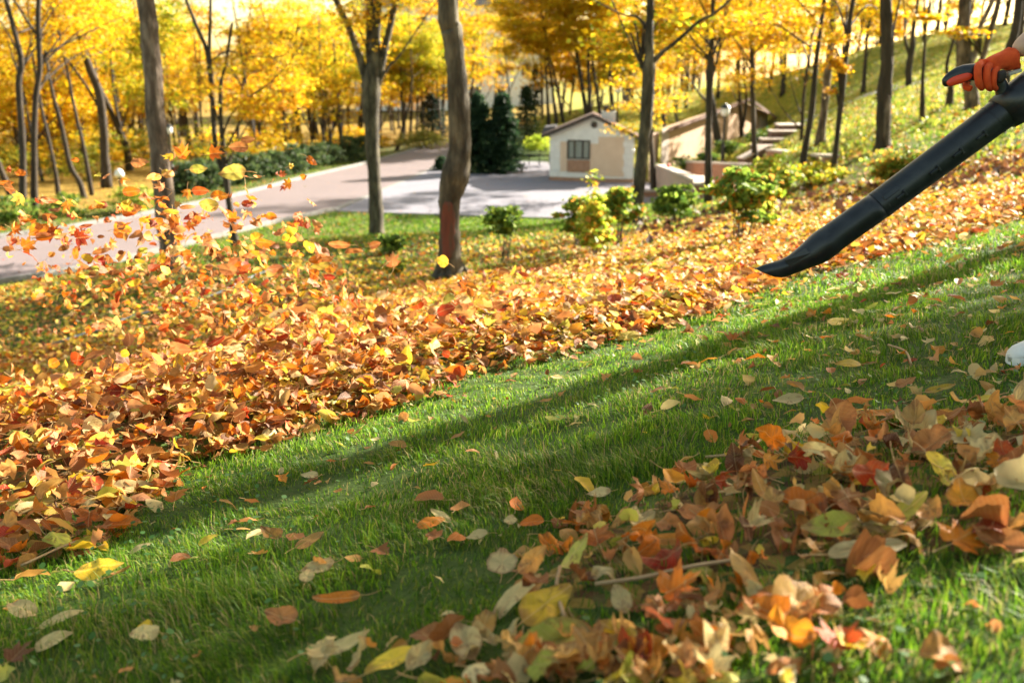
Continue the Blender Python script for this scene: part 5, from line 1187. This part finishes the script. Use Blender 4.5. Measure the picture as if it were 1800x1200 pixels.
for (px, py, L, kd, cn, cu, yw) in HAND:
    p = hit(px, py); s = L*pxm(p[1], py)/2*1.05; n_ = gn(p[0], p[1])+np.array([flr.normal()*.15, -.35-.2*flr.random(), 0])
    add_leaf(fallen, p+(0, 0, .03+.12*s), s, kd, cn, n_, cu, yaw=yw)
# scattered on the near lawn
def inview(x, y, z, m=60):
    a, b_, d = proj(np.stack([x, y, z], -1)); return (a > -m) & (a < 1800+m) & (b_ > -m) & (b_ < 1200+m) & (d > .3)
def sample(n, x0, x1, y0, y1, r):
    x = r.uniform(x0, x1, n); y = r.uniform(y0, y1, n); z = ground_h(x, y); k = inview(x, y, z, 240); return x[k], y[k], z[k]
x, y, z = sample(9000, -4, 6, .8, 9, flr)
e = sdline(EDGE, x, y); hp = sdist(HEAP, x, y)
for i in range(len(x)):
    if e[i] < .03 and hp[i] > .02:
        near_heap = math.exp(-max(hp[i], 0)/.25)
        dens_ = .26+.4*near_heap+.25*math.exp(e[i]/.3)+.6*smooth((x[i]-.1)/1.2)
        if flr.random() < dens_:
            s = min(abs(flr.normal(.0, .014))+.008+.014*(flr.random() < .25), .04)
            add_leaf(fallen, (x[i], y[i], z[i]+.012+.4*s), s, pick(flr, {'maple': 18, 'ovate': 45, 'round': 15, 'lance': 22}), pick(flr, NEARC), gn(x[i], y[i])+flr.normal(size=3)*.35, flr.uniform(.2, .9))
# the heap at the lower right
x, y, z = sample(9000, -1.2, 4, .8, 4.2, flr); hp = sdist(HEAP, x, y)
for i in range(len(x)):
    if hp[i] < .05 and flr.random() < (.9 if hp[i] < -.03 else .45)*min(1.0, .46+.14*y[i]):
        s = min(abs(flr.normal(.034, .014))+.01, .052)
        if flr.random() < .35: s *= .6
        add_leaf(fallen, (x[i], y[i], z[i]+.008+flr.random()**1.4*.06*(hp[i] < -.02)), s, pick(flr, SHP), pick(flr, NEARC), gn(x[i], y[i])+flr.normal(size=3)*.7+(0, -.2, 0), flr.uniform(.8, 2.0))
for i in range(170):
    px = flr.triangular(560, 1080, 1780); py = flr.triangular(1110, 1200, 1240) if px < 1150 else flr.uniform(1060, 1230)
    if flr.random() > .38+.62*math.exp(-((px-1050)/330)**2): continue
    p = hit(px, py); s = flr.uniform(.014, .044); add_leaf(fallen, p+(0, 0, .012+.3*s+flr.random()*.02), s, pick(flr, SHP), pick(flr, NEARC), gn(p[0], p[1])+flr.normal(size=3)*.6+(0, -.2, 0), flr.uniform(.6, 1.7))
# the long swept pile and its skirt
def pile_leaves(n, x0, x1, y0, y1, keep, hi, cols, smin=.03, smax=.052, cu=(.4, 1.2), ntilt=.6):
    x, y, z = sample(n, x0, x1, y0, y1, flr); e = sdline(EDGE, x, y); ph_ = pile(x, y); lv = leafiness(x, y)
    for i in range(len(x)):
        if e[i] > -.03 and flr.random() < keep(e[i], lv[i], x[i], y[i]):
            h = flr.random()**1.3*(ph_[i]*.5+hi)
            add_leaf(fallen, (x[i], y[i], z[i]+.008+h), flr.uniform(smin, smax), pick(flr, SHP), pick(flr, cols), gn(x[i], y[i])+flr.normal(size=3)*ntilt, flr.uniform(*cu))
pile_leaves(30000, -5, 7.5, 2, 9.5, lambda e, l, x, y: math.exp(-(e/(.58+.95*smooth((x+.5)/2.5)))**1.6)*(.85+.35*math.sin(x*3.7+1.5*math.sin(y*4.1))*math.sin(y*3.3+x)) if e < 4 else 0, .05, PILEC)
pile_leaves(3600, -3.2, -.5, 2.0, 4.3, lambda e, l, x, y: .8*math.exp(-(max(e, 0)/1.1)**2), .04, PILEC, .024, .046)
# loose swirl just above the pile where the air stream lifts it
x, y, z = sample(20000, -3.5, 1.2, 3.2, 6.6, flr); m_ = np.abs(sdline(MOUND, x, y)); e = sdline(EDGE, x, y)
k_ = 0
for i in range(len(x)):
    if e[i] > .1 and m_[i] < .9 and flr.random() < .19*math.exp(-(m_[i]/.5)**2)*smooth((1.0-x[i])/1.6):
        add_leaf(fallen, (x[i], y[i], z[i]+.05+.22*flr.random()**2), flr.uniform(.03, .05), pick(flr, SHP), pick(flr, PILEC), flr.normal(size=3)+(0, -.3, .3), flr.uniform(.4, 1.2))
F0 = len(fallen)
# ---- flying leaves: every one an object of its own
fly = []
r = np.random.default_rng(99)
FHAND = [(410, 304, 46, 'ovate', 'lime', 3.2), (348, 297, 28, 'ovate', 'lime', .9), (375, 270, 36, 'maple', 'orange', .3), (320, 272, 42, 'maple', 'orange', 1.0), (780, 459, 25, 'round', 'yellow', 1.4), (562, 468, 38, 'lance', 'yellow', .9), (519, 458, 32, 'maple', 'yellow', .2), (525, 393, 24, 'maple', 'red', 1.2), (450, 419, 26, 'round', 'yellow', 1.0), (408, 384, 30, 'maple', 'orange', 0), (365, 360, 36, 'ovate', 'yellow', 2.5), (277, 392, 34, 'ovate', 'orange', 2.3), (300, 396, 28, 'ovate', 'cream', 2.9),
 (140, 418, 42, 'maple', 'red', .7), (215, 403, 36, 'round', 'orange', .3), (45, 432, 40, 'maple', 'orange', .9), (62, 402, 26, 'round', 'yellow', .1), (245, 285, 28, 'ovate', 'pinkish', .1), (420, 258, 30, 'ovate', 'pinkish', 2.6), (435, 246, 22, 'ovate', 'brown', .9), (690, 462, 40, 'maple', 'pinkish', 1.3), (660, 430, 22, 'ovate', 'brown', .7), (595, 430, 40, 'lance', 'brown', 2.6), (620, 440, 34, 'lance', 'brown', .6), (512, 395, 20, 'lance', 'orange', 2.4), (475, 380, 22, 'ovate', 'orange', 2.6), (90, 410, 46, 'maple', 'red', .2), (385, 344, 30, 'ovate', 'orange', .1), (580, 470, 26, 'round', 'orange', .3), (545, 435, 24, 'round', 'yellow', .8), (470, 562, 30, 'ovate', 'lime', 1.2)]
for (px, py, L, kd, cn, yw) in FHAND:
    Y = r.uniform(4.2, 5.4); p = at(px, py, Y); add_leaf(fly, p, L*pxm(Y, py)/2*1.1, kd, cn, (r.normal()*.3, -1, .35+r.normal()*.3), r.uniform(.2, .8), r, yaw=yw)
while len(fly) < 298:
    t = r.random()
    if t < .42: px, py = r.uniform(-10, 560), r.triangular(250, 400, 470)
    else: px = r.triangular(0, 480, 800); py = r.uniform(430, 640) - .0
    if px > 560 and py < 400+(px-560)*.5: continue
    if py > 640-abs(px-560)*.12: continue
    Y = r.uniform(3.9, 5.8); p = at(px, py, Y)
    if p[2] < ground_h(p[0], p[1])+.06: continue
    add_leaf(fly, p, r.uniform(.02, .045), pick(r, SHP), pick(r, PILEC if t > .42 else {'orange': 46, 'red': 20, 'yellow': 9, 'pinkish': 12, 'tan': 10, 'brown': 9, 'lime': 2}), r.normal(size=3)+(0, -.5, 0), r.uniform(.3, 1.0), r)
# ---- pick the 300 fallen leaves that show largest; the rest become one litter mesh
P = np.array([q[0] for q in fallen]); S = np.array([q[1] for q in fallen]); px_, py_, dd = proj(P)
vis = (px_ > 10) & (px_ < 1790) & (py_ > 10) & (py_ < 1192)
hand = np.arange(len(fallen)) < len(HAND)
# a leaf counts as visible when nothing else sits much above it
cell = {}
for i in range(len(fallen)): cell.setdefault((int(px_[i]//26), int(py_[i]//18)), []).append(i)
topc = np.zeros(len(fallen), bool)
for c_, l_ in cell.items():
    l_.sort(key=lambda i: -(P[i][2]-float(near(P[i][0], P[i][1])))-S[i]*2)
    for i in l_[:2]: topc[i] = True
score = S/dd*vis*(1+10*hand)*(.25+.75*topc); order = np.argsort(-score)[:300]; indiv = set(order.tolist())
def emit(q, name, parent=None):
    p, s, kind, cn, c, Bm, curl, seed = q; rr = np.random.default_rng(seed); V, F3, F4, uv, st_ = leaf_geo(kind, rr, curl)
    col = np.tile(c, (len(V), 1)); rad = np.hypot(uv[:, 0], uv[:, 1]); edge = (rad > .7)[:, None]*(st_ < .5)[:, None]
    brn = np.array([.2, .08, .03])*rr.uniform(.7, 1.6); ef = np.clip(edge*rr.uniform(.1, .75)+(rr.random((len(V), 1)) < .1*curl)*.5, 0, .85); col = col*(1-ef)+brn*ef; col[st_ > .5] = np.array([.5, .33, .15])
    col = col*(1+rr.normal(size=(len(V), 1))*.07)
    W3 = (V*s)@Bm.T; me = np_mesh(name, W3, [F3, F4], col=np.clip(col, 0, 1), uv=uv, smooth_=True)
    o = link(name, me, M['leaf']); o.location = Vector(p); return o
KN = {'maple': 'lobed maple', 'ovate': 'oval', 'round': 'rounded', 'lance': 'long narrow'}
CN = {'tan': 'tan', 'brown': 'dark brown', 'orange': 'orange', 'red': 'red', 'yellow': 'yellow', 'lime': 'yellow green', 'cream': 'pale cream', 'pinkish': 'pinkish brown'}
def region(px, py, flying):
    if flying:
        if py < 330: return ('flying high above the road', 'at the left edge' if px < 150 else 'near the grey trunk' if px < 340 else 'by the forked sapling')
        if py < 430: return ('flying in front of the road', 'at the left edge' if px < 140 else 'left of the grey trunk' if px < 280 else 'right of the grey trunk' if px < 420 else 'beyond the forked sapling')
        if py < 520: return ('flying over the lawn', 'at the left edge' if px < 140 else 'below the grey trunk' if px < 340 else 'below the sapling' if px < 500 else 'left of the crooked trunk')
        return ('blown up over the pile', 'at the left edge' if px < 160 else 'below the grey trunk' if px < 340 else 'below the sapling' if px < 480 else 'below the forked trunk' if px < 640 else 'below the crooked trunk')
    x, y = hit_f(px, py, ground_h)[:2] if False else (0, 0)
    return None
def reg_fallen(P_, px, py):
    hp_ = float(sdist(HEAP, P_[0], P_[1])); e_ = float(sdline(EDGE, P_[0], P_[1]))
    if e_ > 0: return ('in the swept pile', 'at the left edge' if px < 110 else 'near its left end' if px < 220 else 'at its near corner' if px < 330 else 'near its middle' if px < 520 else 'at its far end')
    if hp_ < .03:
        row = 'at the top' if py < 830 else 'in the upper half' if py < 910 else 'in the middle' if py < 985 else 'in the lower half' if py < 1070 else 'at the bottom'
        return ('in the right heap', row+(' left' if px < 1100 else ' centre left' if px < 1320 else ' centre right' if px < 1560 else ' right'))
    row = 'below the blower nozzle' if py < 620 else 'across the middle' if py < 800 else 'just above the heap' if py < 930 else 'low in the picture' if py < 1080 else 'along the bottom edge'
    col = 'far left' if px < 260 else 'left' if px < 560 else 'centre' if px < 900 else 'right' if px < 1350 else 'far right'
    return ('on the grass', row+' '+col)
ORD = ['', 'first', 'second', 'third', 'fourth', 'fifth', 'sixth', 'seventh', 'eighth', 'ninth', 'tenth', 'eleventh', 'twelfth', 'thirteenth', 'fourteenth', 'fifteenth', 'sixteenth']
def label_all(items, suffix_group, cat, names):
    """items: (object, kind, colour, region pair, px, py)"""
    cls = {}
    for it in items: cls.setdefault((it[2], it[1], it[3]), []).append(it)
    for (cn, kd, rg), L_ in cls.items():
        L_.sort(key=lambda t: t[4]); n = len(L_)
        for i, it in enumerate(L_):
            base_ = '%s %s leaf %s, %s' % (CN[cn], KN[kd], rg[0], rg[1])
            if n == 2: base_ += ', %s of two' % ('left' if i == 0 else 'right')
            elif n > 2: base_ += ', %s from left' % ORD[i+1]
            w = base_.split()
            tag(it[0], ' '.join(w[:16]), cat, suffix_group)
items = []
for i in order:
    q = fallen[i]; o = emit(q, 'fallen_leaf'); items.append((o, q[2], q[3], reg_fallen(q[0], px_[i], py_[i]), px_[i], py_[i]))
label_all(items, 'fallen leaves nearest the camera', 'fallen leaf', None)
items = []
for q in fly:
    a_, b_, d_ = proj(q[0]); o = emit(q, 'flying_leaf'); items.append((o, q[2], q[3], region(float(a_), float(b_), True), float(a_), float(b_)))
label_all(items, 'leaves blown into the air', 'flying leaf', None)
# rest of the fallen leaves
TPL = {}
tr_ = np.random.default_rng(4)
for k in ('maple', 'ovate', 'round', 'lance'): TPL[k] = [leaf_geo(k, tr_, c, lowpoly=1) for c in (.3, .5, .7, .9, 1.1, 1.3)]
def bulk(name, lst, mat='litter'):
    VV = []; T3 = []; T4 = []; CC = []; UU = []; o = 0
    for (p, s, kind, cn, c, Bm, curl, seed) in lst:
        V, F3, F4, uv, st_ = TPL[kind][min(5, max(0, int((curl-.2)/.2)))] ; VV.append((V*s)@Bm.T+p); T3.append(F3+o); T4.append(F4+o)
        cc = np.tile(c, (len(V), 1)); cc[st_ > .5] = (.5, .33, .15); CC.append(cc); UU.append(uv); o += len(V)
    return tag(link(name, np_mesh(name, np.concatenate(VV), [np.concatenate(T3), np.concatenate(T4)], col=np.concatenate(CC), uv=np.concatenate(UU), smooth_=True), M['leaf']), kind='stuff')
rest = [q for i, q in enumerate(fallen) if i not in indiv]
bulk('leaf_litter', rest)
# middle and far distance litter: small folded blades
def far_litter(name, n, x0, x1, y0, y1, size, seed, dens_fn, cols, lift=.03, ymax=99):
    r = np.random.default_rng(seed); x = r.uniform(x0, x1, n); y = y0+(y1-y0)*r.random(n)**1.25; z = ground_h(x, y); k = inview(x, y, z, 300); x, y, z = x[k], y[k], z[k]
    k = r.random(len(x)) < dens_fn(x, y, r); x, y, z = x[k], y[k], z[k]
    pal = [c for cn, w in cols.items() for c in LC[cn]*max(1, int(w/6))]
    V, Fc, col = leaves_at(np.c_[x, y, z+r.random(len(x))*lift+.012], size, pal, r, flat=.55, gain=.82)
    tag(link(name, np_mesh(name, V, Fc, col=col), M['litter']), kind='stuff'); return len(x)
def ddens(x, y, r):
    m = np.minimum(sdist(ROADP, x, y), sdist(LOTP, x, y)); l = leafiness(x, y); band = .75+.25*np.sin(y*1.3+x*.8)
    return np.where(m < .1, .02, l*band)*(.35+.65*smooth((30-y)/20))
n1 = far_litter('litter_middle', 420000, -10, 14, 3.6, 12, .044, 31, ddens, FARC)
n1 = far_litter('litter_slope', 170000, -14, 17, 11, 21, .075, 34, ddens, FARC)
n2 = far_litter('litter_far', 130000, -24, 26, 17, 60, .12, 32, lambda x, y, r: ddens(x, y, r)*.8, FARC)
n3 = far_litter('litter_swept_skirt', 50000, -6, 9, 5, 12, .07, 33, lambda x, y, r: smooth(sdline(EDGE, x, y)/.2)*.9, FARC, lift=.05)
far_litter('litter_bank', 160000, 4, 50, 24, 115, .15, 35, lambda x, y, r: smooth((x-6)/3)*np.where(np.minimum(sdist(ROADP, x, y), sdist(LOTP, x, y)) > .4, .16, 0), {'yellow': 30, 'tan': 12, 'orange': 6, 'lime': 12})
# dark leafless clods in a row below the shrubs
r = np.random.default_rng(62)
air = []
while len(air) < 820:
    t = r.random(); px, py = (r.triangular(-10, 250, 600), r.triangular(330, 480, 560)) if t < .35 else (r.triangular(60, 480, 860), r.triangular(420, 570, 690))
    if py < 400+(px-520)*.9: continue
    Y = r.uniform(3.9, 6.6); p = at(px, py, Y)
    if p[2] < ground_h(p[0], p[1])+.04: continue
    add_leaf(air, p, r.uniform(.014, .038), pick(r, SHP), pick(r, {'orange': 34, 'red': 14, 'yellow': 12, 'pinkish': 14, 'tan': 16, 'brown': 16, 'lime': 3}), r.normal(size=3)+(0, -.5, 0), r.uniform(.3, 1.3), r)
bulk('blown_leaf_swirl', air)
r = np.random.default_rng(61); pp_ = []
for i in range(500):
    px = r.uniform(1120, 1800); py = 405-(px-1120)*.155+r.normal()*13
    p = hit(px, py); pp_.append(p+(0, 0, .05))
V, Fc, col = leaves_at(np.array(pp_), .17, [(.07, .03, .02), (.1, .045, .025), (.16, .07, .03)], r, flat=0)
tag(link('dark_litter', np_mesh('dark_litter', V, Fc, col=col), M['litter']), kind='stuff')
# twigs and long stalks
M['stalk'] = pbr('dry_stalk', [(.3, (.26, .16, .08)), (.7, (.4, .27, .14))], 20, .8, .3)
for pts, lb in [([(1045, 1052), (1130, 1040), (1210, 1022), (1300, 1008)], 'long pale dry stalk lying across the right heap, lower left'), ([(1505, 938), (1512, 960), (1535, 985)], 'curved pale stalk standing out beside the yellow green leaves in the right heap'),
    ([(40, 1012), (120, 975), (185, 955)], 'thin grey twig at the near edge of the swept pile'), ([(984, 1020), (978, 1060), (992, 1112)], 'short bent pale stalk hanging at the left end of the right heap'),
    ([(1240, 822), (1300, 815), (1335, 792)], 'curved pale stalk at the upper rim of the right heap'), ([(1560, 620), (1590, 632), (1600, 655)], 'thin pale twig on the grass left of the white shoe')]:
    q = [hit(*p) for p in pts]; s = smooth_path([(*(p+(0, 0, .03)), .001+.0004*(p[1] > 2.5)) for p in q], 5); mb = MB(); mb.tube(s[:, :3], s[:, 3], 5)
    tag(mb.build('dry_stalk', M['stalk'], smooth_=True, origin=q[0]), lb, 'twig')
# ---------------------------------------------------------------- grass blades and clover on the swept lawn
def grass(name, n, x0, x1, y0, y1, h, w, seed, dens, pal, yp=1.0):
    r = np.random.default_rng(seed); x = r.uniform(x0, x1, n); y = y0+(y1-y0)*r.random(n)**yp; z = ground_h(x, y); k = inview(x, y, z, 260) & (r.random(n) < dens(x, y)*(.78+.5*np.sin(x*6.3+2*np.sin(y*5.1))*np.sin(y*7.7+x*2))); x, y, z = x[k], y[k], z[k]; n = len(x)
    # tufts: blades lean together
    a = r.uniform(0, 6.28, n); tx = np.sin(x*7.1+3*np.sin(y*4.3)); ty = np.cos(y*6.3+3*np.sin(x*5.1)); lean = np.c_[np.cos(a)+tx*.7-.4, np.sin(a)+ty*.7-.2]*r.uniform(.15, .75, n)[:, None]
    H = h*r.uniform(.4, 1.5, n)*(1+.3*np.sin(x*3.1+1)*np.sin(y*2.7)+.45*np.sin(x*9.7+2*np.sin(y*6))*np.sin(y*11.3+2*np.sin(x*7))); wa = r.uniform(0, 6.28, n); wv = np.c_[np.cos(wa), np.sin(wa)]*(w*r.uniform(.6, 1.3, n))[:, None]/2
    b = np.c_[x, y, z-.006]; m_ = b+np.c_[lean*.35*H[:, None], H*.58]; t = b+np.c_[lean*1.0*H[:, None], H*(1-.28*np.linalg.norm(lean, axis=1))]
    w3 = np.c_[wv, np.zeros(n)]
    V = np.stack([b-w3, b+w3, m_-w3*.8, m_+w3*.8, t], 1).reshape(-1, 3); i = np.arange(n)[:, None]*5
    Q = i+np.array([0, 1, 3, 2]); T = i+np.array([2, 3, 4])
    c = np.array(pal)[r.integers(0, len(pal), n)]*r.uniform(.7, 1.25, (n, 1)); patch_ = .5+.5*np.sin(x*1.7+np.sin(y*2.1)*2); c = c*(.85+.3*patch_)[:, None]
    dry = (r.random(n) < .07+.1*(np.sin(x*4+2)*np.sin(y*3.1+x) > .5)); c[dry] = (.35, .28, .12)
    me = np_mesh(name, V, [Q, T], col=np.repeat(c, 5, 0), smooth_=True); tag(link(name, me, M['grass']), kind='stuff')
GP = [(.09, .2, .01), (.13, .27, .014), (.06, .15, .01), (.2, .33, .02), (.045, .115, .016), (.2, .25, .03)]
GY2 = [(.12, .22, .02), (.18, .27, .03), (.24, .28, .04), (.09, .18, .02)]
def g_near(x, y): return np.where(sdline(EDGE, x, y) < .1, 1.0, .12)*np.where(sdist(HEAP, x, y) < -.05, .35, 1)
grass('grass', 160000, -2.2, 2.6, .8, 2.6, .034, .0028, 1, g_near, GP)
grass('grass', 290000, -3.8, 4.6, 2.4, 5.4, .032, .0036, 2, g_near, GP)
grass('grass', 150000, -1, 9, 5.0, 12, .04, .007, 3, g_near, GP, yp=1.3)
paved = lambda x, y: np.minimum(sdist(ROADP, x, y), sdist(LOTP, x, y))
grass('grass', 260000, -14, 16, 8, 34, .06, .02, 4, lambda x, y: np.where((sdline(EDGE, x, y) > 1) & (paved(x, y) > .3), .95-.5*leafiness(x, y), 0), GP+GY2, yp=1.2)
grass('grass', 190000, 2, 48, 20, 115, .12, .06, 5, lambda x, y: smooth((x-8+0.12*(y-25))/3)*np.where(paved(x, y) > .5, .9, 0), GY2+[(.26, .32, .04), (.34, .36, .05), (.42, .36, .05)], yp=1.1)
grass('grass', 90000, -14, 7, 30, 47, .08, .04, 6, lambda x, y: np.where(paved(x, y) > .25, .9, 0), GP+GY2[:2])
grass('grass', 40000, -30, -6, 33, 80, .1, .06, 7, lambda x, y: np.where((sdline(ROAD_FAR, x, y) > .3) & (sdline(ROAD_FAR, x, y) < 4), .9, 0), GP+GY2[:2])
# clover and small weeds
r = np.random.default_rng(8); n = 9000; x = r.uniform(-2.5, 4, n); y = r.uniform(1, 6.5, n); z = ground_h(x, y)
k = inview(x, y, z) & (sdline(EDGE, x, y) < 0) & (np.sin(x*2.3+1.2)*np.sin(y*1.9+.4)+r.normal(size=n)*.25 > .15); x, y, z = x[k], y[k], z[k]; n = len(x)
ca = np.arange(6)*math.pi/3; VV = []
s = r.uniform(.004, .0085, n); tl = r.normal(size=(n, 2))*.3; zz = z+r.uniform(.02, .045, n)
for q in ca: VV.append(np.c_[x+s*np.cos(q), y+s*np.sin(q), zz+s*(tl[:, 0]*np.cos(q)+tl[:, 1]*np.sin(q))])
V = np.stack(VV, 1).reshape(-1, 3); Fc = np.arange(n)[:, None]*6+np.arange(6); c = np.array([(.07, .17, .04), (.1, .22, .06), (.13, .24, .09)])[r.integers(0, 3, n)]
tag(link('clover', np_mesh('clover', V, Fc, col=np.repeat(c, 6, 0)), M['grass']), kind='stuff')
EXPOSURE = 2.3
# ---------------------------------------------------------------- camera, sun, sky
cam = bpy.data.cameras.new('Camera'); co_ = bpy.data.objects.new('Camera', cam); COL.objects.link(co_)
co_.location = (0, 0, CAMZ); co_.rotation_euler = (math.pi/2-PITCH, 0, 0)
cam.sensor_width = 36; cam.lens = 35; cam.clip_end = 3000; cam.clip_start = .05
cam.dof.use_dof = True; cam.dof.focus_distance = 3.3; cam.dof.aperture_fstop = 2.8; cam.dof.aperture_blades = 7
sc.camera = co_
SUN_AZ, SUN_EL = R_(52), R_(27)
sun = bpy.data.lights.new('Sun', 'SUN'); so = bpy.data.objects.new('Sun', sun); COL.objects.link(so)
sun.energy = 5.0; sun.angle = R_(.53); sun.color = (1, .91, .75)
sd = Vector((math.sin(SUN_AZ)*math.cos(SUN_EL), math.cos(SUN_AZ)*math.cos(SUN_EL), math.sin(SUN_EL)))
so.rotation_euler = sd.to_track_quat('Z', 'Y').to_euler(); so.location = (30, 30, 40)
w = bpy.data.worlds.new('World'); sc.world = w; w.use_nodes = True; nt = w.node_tree; nt.nodes.clear()
sky = nt.nodes.new('ShaderNodeTexSky'); sky.sky_type = 'NISHITA'; sky.sun_disc = False; sky.sun_elevation = SUN_EL; sky.sun_rotation = SUN_AZ
sky.air_density = 1.0; sky.dust_density = 1.6; sky.ozone_density = 1.0
bg = nt.nodes.new('ShaderNodeBackground'); bg.inputs[1].default_value = .08
ow = nt.nodes.new('ShaderNodeOutputWorld'); wb = nt.nodes.new('ShaderNodeMix'); wb.data_type = 'RGBA'; wb.blend_type = 'MULTIPLY'; wb.inputs[0].default_value = 1; wb.inputs[7].default_value = (1.17, 1, .68, 1)
nt.links.new(sky.outputs[0], wb.inputs[6]); nt.links.new(wb.outputs[2], bg.inputs[0]); nt.links.new(bg.outputs[0], ow.inputs[0])
sc.view_settings.view_transform = 'Standard'; sc.view_settings.look = 'None'; sc.view_settings.exposure = EXPOSURE; sc.view_settings.gamma = 1
sc.view_settings.use_curve_mapping = False
sc.render.engine = 'CYCLES'; sc.cycles.max_bounces = 7; sc.cycles.diffuse_bounces = 4; sc.cycles.transmission_bounces = 5; sc.cycles.transparent_max_bounces = 4
sc.cycles.use_denoising = True; sc.cycles.caustics_reflective = False; sc.cycles.caustics_refractive = False
sc.cycles.sample_clamp_indirect = 6
